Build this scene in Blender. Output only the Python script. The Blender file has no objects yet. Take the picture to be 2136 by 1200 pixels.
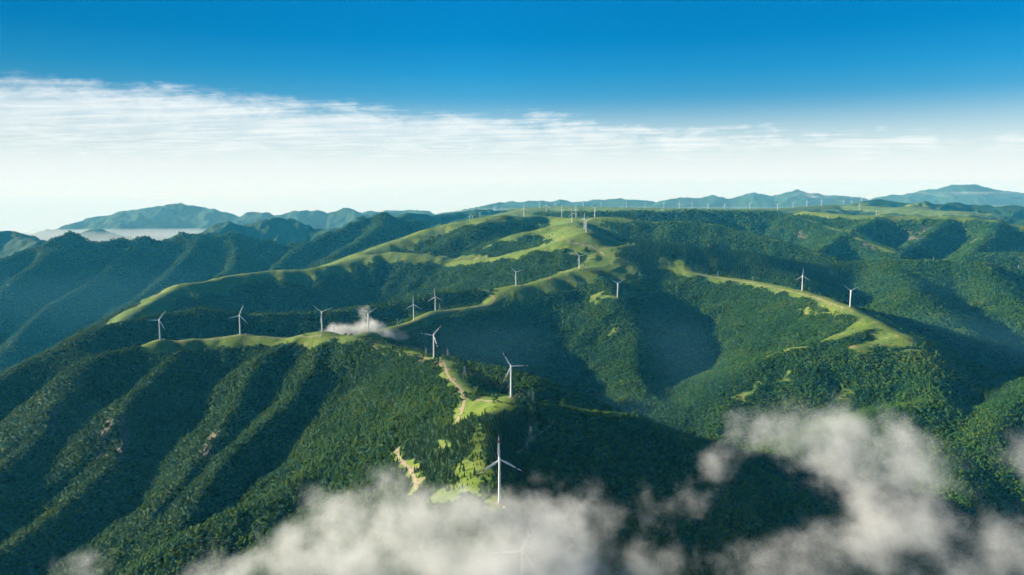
import bpy, math, time
import numpy as np
from mathutils import Vector, Matrix

T0 = time.time()
C = bpy.context.scene
rng = np.random.default_rng(7)
R = math.radians

# ------------------------------------------------------------------ camera
CAMZ = 1500.0                      # metres above datum; ridges lie about 450 m below the drone
F_PX, PITCH = 1660.0, math.atan(198 / 1660)
cam_d = bpy.data.cameras.new('camera')
cam_d.sensor_width = 36.0
cam_d.lens = 36.0 * F_PX / 2136
cam_d.clip_start = 1.0
cam_d.clip_end = 200000.0
cam = bpy.data.objects.new('camera', cam_d)
C.collection.objects.link(cam)
cam.location = (0, 0, CAMZ)
cam.rotation_euler = (math.pi / 2 - PITCH, 0, 0)
C.camera = cam

# ------------------------------------------------------------------ sky and sun
SUN_EL, SUN_AZ = R(14.5), R(-79)     # azimuth from +Y towards +X: low from the left, a little behind
sd = Vector((math.sin(SUN_AZ) * math.cos(SUN_EL), math.cos(SUN_AZ) * math.cos(SUN_EL), math.sin(SUN_EL)))
world = bpy.data.worlds.new('World')
C.world = world
world.use_nodes = True


class NT:
    """small helper for writing node graphs"""
    def __init__(s, tree):
        s.t = tree
        tree.nodes.clear()

    def n(s, typ, **kw):
        nd = s.t.nodes.new(typ)
        for k, v in kw.items():
            setattr(nd, k, v)
        return nd

    def put(s, sock, v):
        if v is None:
            return
        if isinstance(v, bpy.types.NodeSocket):
            s.t.links.new(v, sock)
        else:
            if isinstance(v, tuple) and len(v) == 3 and len(getattr(sock, 'default_value', (0, 0, 0))) == 4:
                v = v + (1.0,)
            sock.default_value = v

    def m(s, op, a, b=None, c=None, clamp=False):
        nd = s.n('ShaderNodeMath', operation=op, use_clamp=clamp)
        for i, v in enumerate((a, b, c)):
            s.put(nd.inputs[i], v)
        return nd.outputs[0]

    def v(s, op, a, b=None, scale=None):
        nd = s.n('ShaderNodeVectorMath', operation=op)
        s.put(nd.inputs[0], a)
        s.put(nd.inputs[1], b)
        if scale is not None:
            s.put(nd.inputs['Scale'], scale)
        return nd.outputs['Value'] if op in ('LENGTH', 'DISTANCE', 'DOT_PRODUCT') else nd.outputs[0]

    def mix(s, f, a, b, blend='MIX'):
        nd = s.n('ShaderNodeMix', data_type='RGBA', blend_type=blend)
        s.put(nd.inputs[0], f)
        s.put(nd.inputs[6], a)
        s.put(nd.inputs[7], b)
        return nd.outputs[2]

    def noise(s, vec, scale, detail=4.0, rough=0.55, dist=0.0, dim='3D'):
        nd = s.n('ShaderNodeTexNoise', noise_dimensions=dim)
        s.put(nd.inputs['Vector'], vec)
        s.put(nd.inputs['Scale'], scale)
        nd.inputs['Detail'].default_value = detail
        nd.inputs['Roughness'].default_value = rough
        nd.inputs['Distortion'].default_value = dist
        return nd.outputs[0]

    def rng(s, x, a, b, c=0.0, d=1.0, smooth=False):
        nd = s.n('ShaderNodeMapRange', interpolation_type='SMOOTHSTEP' if smooth else 'LINEAR')
        for i, v in enumerate((x, a, b, c, d)):
            s.put(nd.inputs[i], v)
        return nd.outputs[0]

    def ramp(s, x, stops):
        nd = s.n('ShaderNodeValToRGB')
        cr = nd.color_ramp
        while len(cr.elements) < len(stops):
            cr.elements.new(0.5)
        for e, (p, c) in zip(cr.elements, stops):
            e.position = p
            e.color = c + (1.0,) if len(c) == 3 else c
        s.put(nd.inputs[0], x)
        return nd.outputs[0]


SKY_S = 0.05
w = NT(world.node_tree)
sky = w.n('ShaderNodeTexSky', sky_type='NISHITA', sun_disc=False, sun_elevation=SUN_EL, sun_rotation=SUN_AZ,
          altitude=1500.0, air_density=1.0, dust_density=0.6, ozone_density=2.0)
tc = w.n('ShaderNodeTexCoord')
sep = w.n('ShaderNodeSeparateXYZ')
w.put(sep.inputs[0], tc.outputs['Generated'])
dx, dy, dz = sep.outputs
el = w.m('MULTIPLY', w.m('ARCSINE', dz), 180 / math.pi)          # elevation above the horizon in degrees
# clear air deepens with height; darkened above the view to cut fill light
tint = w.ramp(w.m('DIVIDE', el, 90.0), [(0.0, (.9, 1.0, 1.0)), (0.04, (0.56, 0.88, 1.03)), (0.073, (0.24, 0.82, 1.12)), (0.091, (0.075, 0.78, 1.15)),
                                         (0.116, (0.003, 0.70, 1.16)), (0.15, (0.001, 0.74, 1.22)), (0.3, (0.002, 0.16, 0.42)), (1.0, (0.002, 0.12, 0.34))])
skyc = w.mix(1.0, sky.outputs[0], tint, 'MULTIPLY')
skyc = w.mix(w.rng(dx, -0.05, -0.6, 0.0, 0.5), skyc, (0, 0, 0))
# cirrostratus sheet at 8 km, seen edge on: noise on the cloud plane
zc = w.m('ADD', w.m('MAXIMUM', dz, 0.0), 0.012)
px, py = w.m('DIVIDE', dx, zc), w.m('DIVIDE', dy, zc)
cv = w.n('ShaderNodeCombineXYZ')
w.put(cv.inputs[0], px)
w.put(cv.inputs[1], py)
pl = cv.outputs[0]
rot = w.n('ShaderNodeVectorRotate', rotation_type='Z_AXIS')
w.put(rot.inputs['Vector'], pl)
rot.inputs['Angle'].default_value = R(14)
st = w.v('MULTIPLY', rot.outputs[0], (0.35, 1.0, 1.0))
n1 = w.noise(st, 0.42, 6.0, 0.6, 0.5)
n2 = w.noise(st, 2.2, 6.0, 0.68, 0.5)
# the edge of the sheet climbs towards the left of the view
edge = w.m('ADD', 5.7, w.m('MULTIPLY', dx, -2.9))
sheet = w.m('SUBTRACT', edge, el)
dens = w.m('ADD', w.m('MULTIPLY', sheet, 1.15), w.m('MULTIPLY', w.m('SUBTRACT', n1, 0.5), 2.6))
dens = w.m('ADD', dens, w.m('MULTIPLY', w.m('SUBTRACT', n2, 0.5), 1.6))
n3 = w.noise(w.v('MULTIPLY', tc.outputs['Generated'], (1.0, 1.0, 2.6)), 20.0, 7.0, 0.68, 0.4)
dens = w.m('ADD', dens, w.m('MULTIPLY', w.m('SUBTRACT', n3, 0.5), 2.6))
cl = w.rng(dens, -0.2, 1.7, 0.0, 1.0, True)
cl = w.m('MULTIPLY', cl, w.rng(n3, 0.3, 0.6, 0.72, 1.0))
cl = w.m('MULTIPLY', cl, w.rng(n2, 0.28, 0.60, 0.62, 1.0))
cl = w.m('MULTIPLY', cl, w.rng(dy, -0.2, 0.3, 0.25, 1.0))         # sheet thinned out behind the drone to weaken the fill light
low = w.rng(el, 6.9, 0.9, 0.0, 0.97, True)                       # the sheet closes up towards the horizon
cl = w.m('MAXIMUM', cl, low)
wis = w.noise(w.v('MULTIPLY', rot.outputs[0], (0.25, 1.4, 1.0)), 1.1, 5.0, 0.6, 0.3)
wisp = w.m('MULTIPLY', w.rng(wis, 0.66, 0.80, 0.0, 0.8, True), w.rng(el, 8.5, 6.0, 0.0, 1.0))
wisp = w.m('MULTIPLY', wisp, w.rng(el, 3.0, 5.0, 0.0, 1.0))
cl = w.m('MAXIMUM', cl, wisp)
cwhite = w.mix(w.rng(el, 0.0, 9.0), (7.2, 7.75, 7.75), (6.8, 7.5, 7.8))
skyf = w.mix(cl, skyc, cwhite)
# below the horizon: dimmed to keep white sky light from shining up
skyf = w.mix(w.rng(el, -2.5, -5.0), skyf, (.5, .9, 1.1))
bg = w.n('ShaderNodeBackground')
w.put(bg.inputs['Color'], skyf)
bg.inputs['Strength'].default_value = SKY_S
wo = w.n('ShaderNodeOutputWorld')
w.put(wo.inputs['Surface'], bg.outputs[0])

sun_d = bpy.data.lights.new('sun', 'SUN')
sun_d.energy = 5.0
sun_d.angle = R(0.5)
sun_d.color = (1.0, 0.91, 0.74)
sun = bpy.data.objects.new('sun', sun_d)
C.collection.objects.link(sun)
sun.rotation_euler = sd.to_track_quat('Z', 'Y').to_euler()
sun.location = (-800, 0, CAMZ + 600)

C.view_settings.view_transform = 'Standard'
C.view_settings.look = 'None'
C.view_settings.exposure = 1.32
C.view_settings.gamma = 1.0
C.render.engine = 'CYCLES'
cy = C.cycles
cy.use_denoising = True
cy.max_bounces = 4
cy.diffuse_bounces = 2
cy.glossy_bounces = 1
cy.transmission_bounces = 2
cy.transparent_max_bounces = 8
cy.volume_bounces = 1
cy.volume_max_steps = 256
cy.use_adaptive_sampling = True
cy.adaptive_threshold = 0.04


# ------------------------------------------------------------------ helpers
def prop(o, label=None, cat=None, group=None, kind=None):
    for k, v in (('label', label), ('category', cat), ('group', group), ('kind', kind)):
        if v:
            o[k] = v
    return o


def link(name, me, parent=None):
    o = bpy.data.objects.new(name, me)
    C.collection.objects.link(o)
    if parent is not None:
        o.parent = parent
    return o


def np_mesh(name, V, Fq=None, Ft=None, mat=None, smooth=True):
    """mesh from numpy: V (n,3), quads (m,4) and/or triangles (k,3)"""
    me = bpy.data.meshes.new(name)
    V = np.asarray(V, np.float32)
    me.vertices.add(len(V))
    me.vertices.foreach_set('co', V.ravel())
    parts, starts, pos = [], [], 0
    for Fx in (Fq, Ft):
        if Fx is None or len(Fx) == 0:
            continue
        Fx = np.asarray(Fx, np.int32)
        parts.append(Fx.ravel())
        starts.append(pos + np.arange(len(Fx), dtype=np.int32) * Fx.shape[1])
        pos += Fx.size
    if parts:
        li = np.concatenate(parts)
        ls = np.concatenate(starts)
        me.loops.add(len(li))
        me.loops.foreach_set('vertex_index', li)
        me.polygons.add(len(ls))
        me.polygons.foreach_set('loop_start', ls)
        me.update(calc_edges=True)
        me.polygons.foreach_set('use_smooth', np.full(len(ls), smooth))
    if mat:
        me.materials.append(mat)
    me.update()
    return me


class MB:
    """collects simple shapes and links them as one mesh"""
    def __init__(s):
        s.V, s.Q, s.T, s.k = [], [], [], 0

    def add(s, V, Q=(), T=()):
        V = np.asarray(V, float)
        if len(Q):
            s.Q.append(np.asarray(Q) + s.k)
        if len(T):
            s.T.append(np.asarray(T) + s.k)
        s.V.append(V)
        s.k += len(V)

    def tube(s, pts, rad, n=10, caps=True, squash=None):
        """tube through pts with a radius (or (rx, ry)) per point"""
        pts = np.asarray(pts, float)
        m = len(pts)
        rad = np.broadcast_to(np.asarray(rad, float), (m,)) if np.ndim(rad) < 2 else rad
        V = []
        for i in range(m):
            d = pts[min(i + 1, m - 1)] - pts[max(i - 1, 0)]
            d = d / (np.linalg.norm(d) + 1e-9)
            a = np.array((0, 0, 1.0)) if abs(d[2]) < .9 else np.array((1.0, 0, 0))
            u = np.cross(a, d)
            u /= np.linalg.norm(u)
            v_ = np.cross(d, u)
            for j in range(n):
                t = 2 * math.pi * j / n
                V.append(pts[i] + rad[i] * (math.cos(t) * u + math.sin(t) * v_))
        Q = [(i * n + j, i * n + (j + 1) % n, (i + 1) * n + (j + 1) % n, (i + 1) * n + j) for i in range(m - 1) for j in range(n)]
        T = []
        if caps:
            V.append(pts[0])
            V.append(pts[-1])
            a, b = m * n, m * n + 1
            T += [(a, (j + 1) % n, j) for j in range(n)]
            T += [(b, (m - 1) * n + j, (m - 1) * n + (j + 1) % n) for j in range(n)]
        s.add(V, Q, T)

    def box(s, c, h, rz=0.0):
        c = np.asarray(c, float)
        P = np.array([(x, y, z) for z in (-1, 1) for y in (-1, 1) for x in (-1, 1)], float) * np.asarray(h)
        cs, sn = math.cos(rz), math.sin(rz)
        P = np.c_[P[:, 0] * cs - P[:, 1] * sn, P[:, 0] * sn + P[:, 1] * cs, P[:, 2]] + c
        s.add(P, [(0, 2, 3, 1), (4, 5, 7, 6), (0, 1, 5, 4), (2, 6, 7, 3), (0, 4, 6, 2), (1, 3, 7, 5)])

    def mesh(s, name, mat, smooth=True):
        return np_mesh(name, np.concatenate(s.V), np.concatenate(s.Q) if s.Q else None, np.concatenate(s.T) if s.T else None, mat, smooth)


def new_mat(name):
    m = bpy.data.materials.new(name)
    m.use_nodes = True
    t = NT(m.node_tree)
    out = t.n('ShaderNodeOutputMaterial')
    return m, t, out


def simple_mat(name, col, rough=0.6, var=0.12, scale=0.3, metal=0.0):
    m, t, out = new_mat(name)
    b = t.n('ShaderNodeBsdfPrincipled')
    g = t.n('ShaderNodeNewGeometry')
    nz = t.noise(g.outputs['Position'], scale, 4.0)
    c = t.mix(nz, tuple(x * (1 - var) for x in col), tuple(min(1, x * (1 + var)) for x in col))
    t.put(b.inputs['Base Color'], c)
    b.inputs['Roughness'].default_value = rough
    b.inputs['Metallic'].default_value = metal
    t.put(out.inputs['Surface'], b.outputs[0])
    return m


# ------------------------------------------------------------------ noise in numpy
_perm = rng.permutation(512)
_ga = rng.uniform(0, 2 * np.pi, 512)


def perlin(x, y, seed=0):
    xi, yi = np.floor(x).astype(np.int64), np.floor(y).astype(np.int64)
    xf, yf = x - xi, y - yi
    u, v = xf * xf * xf * (xf * (xf * 6 - 15) + 10), yf * yf * yf * (yf * (yf * 6 - 15) + 10)

    def g(ix, iy, dx, dy):
        h = _ga[_perm[(_perm[(ix + seed * 131) & 511] + iy) & 511]]
        return np.cos(h) * dx + np.sin(h) * dy
    a = g(xi, yi, xf, yf)
    b = g(xi + 1, yi, xf - 1, yf)
    c = g(xi, yi + 1, xf, yf - 1)
    d = g(xi + 1, yi + 1, xf - 1, yf - 1)
    return 1.5 * ((a + (b - a) * u) + ((c + (d - c) * u) - (a + (b - a) * u)) * v)


def fbm(x, y, lam, octs=4, gain=0.5, seed=0):
    s, a, f = 0.0, 1.0, 1.0 / lam
    for o in range(octs):
        s = s + a * perlin(x * f + o * 17.3, y * f - o * 9.1, seed + o)
        a *= gain
        f *= 2.03
    return s


def ridged(x, y, lam, octs=4, gain=0.5, seed=0):
    s, a, f, wgt, tot = 0.0, 1.0, 1.0 / lam, 1.0, 0.0
    for o in range(octs):
        n = 1 - np.abs(perlin(x * f + o * 31.7, y * f + o * 11.9, seed + o))
        n = n * n * wgt
        s = s + a * n
        tot += a
        wgt = np.clip(n * 1.6, 0, 1)
        a *= gain
        f *= 2.1
    return s / tot


def sstep(x, a, b):
    t = np.clip((x - a) / (b - a), 0, 1)
    return t * t * (3 - 2 * t)


# ------------------------------------------------------------------ the lie of the land
cp, sp = math.cos(PITCH), math.sin(PITCH)


def at(u, v, Y):
    """a survey point: bearing (u) and depression (v) read from the drone, Y metres ahead of it; z relative to the drone"""
    a, b = (u - 1068) / F_PX, (v - 600) / F_PX
    d = np.array((a, cp - sp * b, -sp - cp * b))
    return d * (Y / d[1])


# crest lines: (points, side slope, crest rounding, rib depth, grass half width, rough)
RIDGES = []


def ridge(pts, slope=0.52, rnd=45, rib=16, grass=0, rough=0.0, lam=170):
    P = np.array([at(*p) for p in pts])
    # Catmull-Rom through the survey points
    n = len(P)
    E = np.vstack((2 * P[0] - P[1], P, 2 * P[-1] - P[-2]))
    out = []
    for i in range(n - 1):
        p0, p1, p2, p3 = E[i:i + 4]
        L = np.linalg.norm(p2 - p1)
        k = int(np.clip(L / (120 if p1[1] < 5000 else 300), 1, 6))
        for t in np.arange(k) / k:
            out.append(0.5 * ((2 * p1) + (-p0 + p2) * t + (2 * p0 - 5 * p1 + 4 * p2 - p3) * t * t + (-p0 + 3 * p1 - 3 * p2 + p3) * t ** 3))
    out.append(P[-1])
    RIDGES.append(dict(P=np.array(out), slope=slope, rnd=rnd, rib=rib, grass=grass, rough=rough, lam=lam))


# --- the near hill with the row of turbines
ridge([(1120, 1330, 850), (1090, 1240, 940), (1066, 1130, 1020), (1042, 1047, 1100), (1012, 960, 1270), (1006, 900, 1440), (1030, 862, 1540), (1066, 840, 1600)], .58, 30, 8, 0)
ridge([(1066, 840, 1600), (1015, 832, 1680), (975, 815, 1760), (945, 782, 1920), (930, 762, 2070), (905, 748, 2180), (860, 738, 2290), (790, 720, 2420), (740, 707, 2500), (672, 697, 2570)], .64, 40, 8, 22)
ridge([(672, 697, 2570), (600, 705, 2600), (545, 699, 2620), (501, 697, 2630), (440, 705, 2620), (400, 711, 2600), (334, 712, 2560)], .74, 50, 18, 75)
ridge([(334, 712, 2560), (260, 728, 2500), (190, 746, 2430), (145, 810, 2320), (112, 850, 2250), (90, 905, 2150), (40, 945, 2070), (0, 985, 2000), (-100, 1080, 1850), (-220, 1180, 1700)], .75, 22, 18)
ridge([(400, 711, 2600), (365, 745, 2480), (330, 775, 2380), (290, 815, 2280), (262, 850, 2200), (255, 930, 2080), (240, 965, 2020), (190, 1005, 1950), (100, 1080, 1840), (0, 1150, 1750), (-100, 1220, 1650)], (.95, .62), 16, 20)
ridge([(640, 702, 2590), (590, 720, 2500), (540, 750, 2400), (510, 810, 2260), (480, 870, 2130), (440, 925, 2010), (350, 1035, 1830), (280, 1130, 1700), (200, 1230, 1560)], (1.0, .62), 16, 16)
ridge([(690, 703, 2560), (665, 735, 2440), (648, 780, 2300), (610, 830, 2180), (565, 870, 2080), (500, 930, 1950), (440, 1000, 1810), (350, 1140, 1600), (290, 1230, 1470)], (1.0, .62), 16, 16)
ridge([(860, 740, 2290), (815, 820, 2050), (750, 905, 1830), (665, 990, 1660), (590, 1032, 1590), (510, 1062, 1560), (425, 1105, 1510), (340, 1210, 1380)], (.52, .80), 45, 16)
ridge([(1066, 840, 1600), (1125, 850, 1610), (1200, 861, 1640), (1300, 868, 1690), (1370, 900, 1680), (1430, 955, 1640), (1490, 1050, 1560)], .50, 25, 6, 14)
ridge([(930, 752, 2120), (970, 758, 2090), (1034, 769, 2030), (1110, 792, 1950), (1200, 850, 1860)], .50, 30, 8, 12)
# dark shoulder below and left of the hill
ridge([(420, 646, 3250), (330, 657, 3150), (200, 683, 3000), (140, 722, 2900), (60, 770, 2780), (-60, 830, 2650)], (.85, .6), 25, 22)
ridge([(190, 746, 2640), (125, 722, 2700), (60, 752, 2650), (0, 790, 2560), (-120, 860, 2400)], (.9, .6), 20, 18)
# --- second ridge, bench and back crest
ridge([(740, 707, 2500), (768, 692, 2750), (800, 688, 2880), (863, 669, 3080), (908, 648, 3330), (970, 641, 3420), (1020, 634, 3500), (1040, 618, 3620), (1076, 603, 3720)], .50, 30, 10, 60)
ridge([(1076, 603, 3720), (1140, 580, 3850), (1208, 561, 4000), (1250, 564, 4050), (1290, 577, 4000)], .50, 55, 12, 150)
ridge([(1076, 600, 3740), (1000, 604, 3680), (940, 607, 3640), (900, 613, 3600), (850, 628, 3520), (760, 641, 3430), (640, 652, 3350), (520, 655, 3300), (420, 646, 3250)], .56, 26, 14, 16)
ridge([(1240, 575, 3980), (1285, 620, 3580), (1310, 660, 3400), (1322, 700, 3220), (1318, 760, 2950), (1345, 825, 2670), (1400, 855, 2560), (1450, 876, 2480), (1500, 920, 2380)], (.72, .42), 40, 10)
# --- right-hand spur with two turbines
ridge([(1400, 560, 4150), (1440, 568, 4050), (1500, 576, 3950), (1560, 583, 3850), (1673, 606, 3480), (1720, 620, 3300), (1773, 640, 3083), (1830, 672, 2900), (1890, 706, 2740)], .50, 45, 10, 70)
ridge([(1890, 706, 2740), (1925, 760, 2550), (1950, 860, 2250), (1980, 960, 2000), (2015, 1060, 1800), (2060, 1180, 1620), (2120, 1300, 1450)], .50, 45, 10, 0)
ridge([(1835, 680, 2880), (1750, 702, 2790), (1670, 724, 2730), (1590, 752, 2690), (1560, 770, 2660)], .46, 30, 8, 22)
ridge([(1880, 712, 2720), (1790, 722, 2680), (1690, 760, 2620), (1600, 795, 2590), (1535, 822, 2560)], .46, 30, 8, 20)
ridge([(1945, 840, 2280), (1850, 860, 2220), (1740, 900, 2160), (1640, 950, 2080)], .42, 35, 8, 0)
ridge([(2400, 690, 3000), (2260, 750, 2600), (2150, 815, 2300), (2100, 850, 2200), (2060, 900, 2080)], .5, 30, 10)
# --- conifer dome and the long ridge to the right
ridge([(1235, 562, 4120), (1262, 535, 4240), (1290, 518, 4320), (1330, 507, 4400), (1400, 510, 4400), (1470, 517, 4380), (1570, 532, 4350), (1680, 551, 4350), (1745, 553, 4400), (1800, 549, 4450), (1850, 546, 4400), (1950, 544, 4300), (2030, 550, 4250), (2136, 562, 4200), (2260, 580, 4100)], .48, 70, 14, 0)
ridge([(1560, 532, 4350), (1600, 560, 4150), (1650, 575, 4000)], .42, 50, 10)
ridge([(1850, 546, 4400), (1880, 590, 3950), (1930, 640, 3550), (1990, 690, 3250)], .40, 70, 16)
ridge([(2040, 551, 4250), (2090, 610, 3800), (2150, 670, 3450), (2200, 730, 3150)], .42, 60, 16)
# --- the main crest climbing to the plateau
ridge([(1240, 560, 4080), (1260, 530, 4300), (1242, 507, 4440), (1222, 488, 4550), (1216, 478, 4870), (1198, 468, 5400), (1196, 458, 5850), (1171, 453, 6240), (1120, 449, 6300), (1092, 452, 6050), (1050, 448, 6000), (1000, 455, 5950), (960, 462, 5900), (900, 476, 5800), (840, 498, 5600), (760, 525, 5300), (700, 548, 5100), (630, 580, 4850)], .42, 90, 16, 230, 0, 260)
ridge([(1196, 458, 5850), (1240, 454, 5630), (1300, 456, 5600)], .4, 70, 10, 120)
ridge([(1222, 490, 4540), (1180, 500, 4480), (1140, 513, 4550), (1060, 532, 4700), (990, 541, 4850), (958, 547, 5000), (920, 536, 5050), (870, 529, 5100), (820, 523, 5150), (760, 533, 5100), (715, 545, 5000), (650, 560, 4850), (560, 564, 4750), (480, 574, 4600), (430, 585, 4450), (380, 592, 4350), (340, 612, 4200), (300, 636, 4050), (240, 672, 3850), (150, 745, 3500)], .55, 55, 30, 130, 0, 190)
ridge([(1193, 469, 5400), (1139, 474, 5330), (1080, 487, 5260), (1024, 512, 5160), (985, 531, 5080)], .44, 50, 14, 110)
ridge([(1030, 455, 5900), (990, 470, 5650), (950, 495, 5450), (900, 520, 5300)], .42, 50, 14, 20)
# --- plateau and the ridges that fall from it
ridge([(1090, 442, 9450), (1120, 436, 10530), (1150, 430, 10800), (1230, 431, 10530), (1330, 434, 10125), (1450, 435, 9855), (1560, 436, 9720), (1620, 436, 9855), (1680, 431, 10530), (1750, 427, 11070), (1820, 430, 10530), (1900, 436, 9990), (2000, 440, 9450)], .22, 260, 14, 420, 0, 400)
ridge([(1110, 432, 12369), (1230, 431.5, 12369), (1450, 434, 11970), (1620, 434.5, 11837), (1750, 427, 11970), (1830, 429, 11970)], .22, 260, 14, 420, 0, 400)
ridge([(1139, 443, 7150), (1230, 441, 6900), (1330, 440, 6900), (1500, 439, 7000), (1600, 440, 7000), (1650, 449, 6750), (1700, 463, 6500), (1750, 480, 6100), (1800, 500, 5700), (1860, 525, 5350)], .56, 70, 36, 40, 0, 330)
ridge([(1260, 456, 5650), (1330, 464, 5550), (1420, 460, 5400), (1490, 467, 5300), (1540, 480, 5200), (1620, 500, 5000), (1700, 525, 4800), (1760, 548, 4650)], .58, 45, 30, 35, 0, 260)
ridge([(1680, 440, 7000), (1760, 447, 6600), (1850, 450, 6400), (1950, 450, 6300), (2030, 453, 6200), (2136, 470, 6000), (2260, 490, 5800)], .48, 90, 30, 130, 0, 300)
ridge([(1985, 455, 6250), (1950, 478, 5950), (1905, 505, 5650), (1865, 530, 5400)], .66, 35, 28)
ridge([(1850, 450, 6400), (1800, 468, 6150), (1740, 500, 5750), (1690, 530, 5300)], .62, 35, 28)
ridge([(2080, 462, 6100), (2060, 490, 5700), (2030, 520, 5300), (2010, 540, 5000)], .62, 35, 28)
ridge([(1980, 548, 4900), (2040, 530, 5000), (2136, 528, 5000), (2260, 535, 4900)], .4, 50, 14, 20)
ridge([(1880, 436, 10000), (1920, 423, 10125), (1960, 421, 10250), (2000, 415, 10375), (2050, 421, 10250), (2100, 425, 10125), (2160, 431, 10000), (2280, 445, 9750)], .5, 40, 30, 0, .4, 300)
ridge([(1775, 427, 11160), (1805, 419, 11280), (1835, 414, 11400), (1875, 421, 11280), (1920, 426, 11160)], .45, 60, 20)
# --- the steep ranges to the left
ridge([(-300, 560, 6000), (-150, 540, 6100), (0, 521, 6300), (60, 508, 6450), (100, 500, 6500), (150, 493, 6600), (230, 497, 6700), (300, 500, 6800), (380, 487, 6950), (470, 488, 7000), (540, 497, 7000), (600, 504, 7000), (640, 500, 7000), (690, 482, 7200), (730, 466, 7500), (770, 453, 7700), (800, 443, 7800), (830, 455, 7900), (870, 462, 8000)], .80, 14, 60, 0, .7, 420)
ridge([(380, 487, 6950), (418, 492, 6900), (385, 540, 6450), (330, 587, 6050), (250, 640, 5700), (180, 690, 5400)], .78, 22, 34, 0, .2, 300)
ridge([(300, 500, 6800), (257, 530, 6450), (215, 566, 6150), (110, 632, 5650), (40, 700, 5250)], .78, 22, 34, 0, .2, 300)
ridge([(640, 500, 7000), (610, 525, 6700), (577, 556, 6350), (510, 592, 5900), (430, 630, 5500)], .78, 22, 34, 0, .2, 300)
ridge([(150, 493, 6600), (100, 530, 6300), (40, 575, 5950), (-60, 650, 5500)], .78, 22, 34, 0, .2, 300)
ridge([(478, 489, 7000), (492, 520, 6700), (488, 552, 6400), (440, 590, 6000), (370, 630, 5600)], .78, 22, 34, 0, .2, 300)
ridge([(800, 443, 7800), (790, 470, 7300), (750, 500, 6900), (700, 525, 6500)], .6, 22, 34, 0, .2, 300)
ridge([(830, 452, 10080), (850, 446, 10080), (900, 444, 10304), (960, 440, 10640), (1007, 434, 10752), (1057, 437, 10752), (1100, 440, 10640)], .45, 40, 30, 0, .35, 350)
ridge([(-200, 495, 9000), (-100, 492, 9300), (20, 482, 9500), (60, 492, 9300), (100, 505, 9000)], .5, 30, 30, 0, .5, 350)
ridge([(330, 493, 9700), (400, 477, 10000), (460, 457, 10200), (490, 463, 10200), (530, 460, 10300), (600, 456, 10400), (660, 466, 10300), (720, 476, 10000)], .55, 25, 50, 0, .6, 450)
ridge([(150, 488, 11800), (180, 479, 12000), (205, 476, 12000), (240, 487, 11800)], .4, 40, 20, 0, .4, 400)
ridge([(20, 500, 13200), (80, 482, 13500), (150, 464, 13800), (210, 450, 14000), (260, 438, 14000), (300, 428, 14000), (380, 424, 14200), (440, 434, 14000), (500, 446, 13800), (540, 440, 13800), (590, 440, 13800), (640, 437, 13800), (680, 440, 13800), (722, 433, 13800), (760, 447, 13500)], .45, 40, 60, 0, .55, 600)
ridge([(740, 442, 15500), (790, 438, 14800), (850, 437, 14800), (890, 441, 14500), (960, 441, 14500)], .4, 60, 60, 0, .5, 600)
# --- the farthest mountains, blue above the cloud
ridge([(1375, 422, 15700), (1400, 413, 16000), (1440, 411, 16000), (1480, 408, 16000), (1530, 408, 16000), (1570, 402, 16000), (1610, 409, 16000), (1640, 400, 16000), (1662, 394, 16000), (1700, 401, 16000), (1760, 405, 16000), (1800, 412, 16000)], .4, 60, 80, 0, .5, 900)
ridge([(1850, 407, 17500), (1890, 401, 17500), (1925, 393, 17500), (1960, 388, 17500), (1992, 381, 17500), (2030, 384, 17500), (2060, 387, 17500), (2100, 394, 17500), (2150, 401, 17500), (2300, 412, 17500)], .4, 60, 80, 0, .5, 900)
ridge([(1030, 424, 16800), (1070, 419, 16800), (1110, 416, 16800), (1160, 418, 16800), (1210, 417, 16800), (1270, 415, 16800), (1330, 412, 16800), (1350, 418, 16800)], .3, 60, 60, 0, .5, 900)

FLOOR = -1150.0
NC, NR = 1050, 1560
R0, R1 = 420.0, 26000.0
AZ = R(45)
SUB = 2


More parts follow.
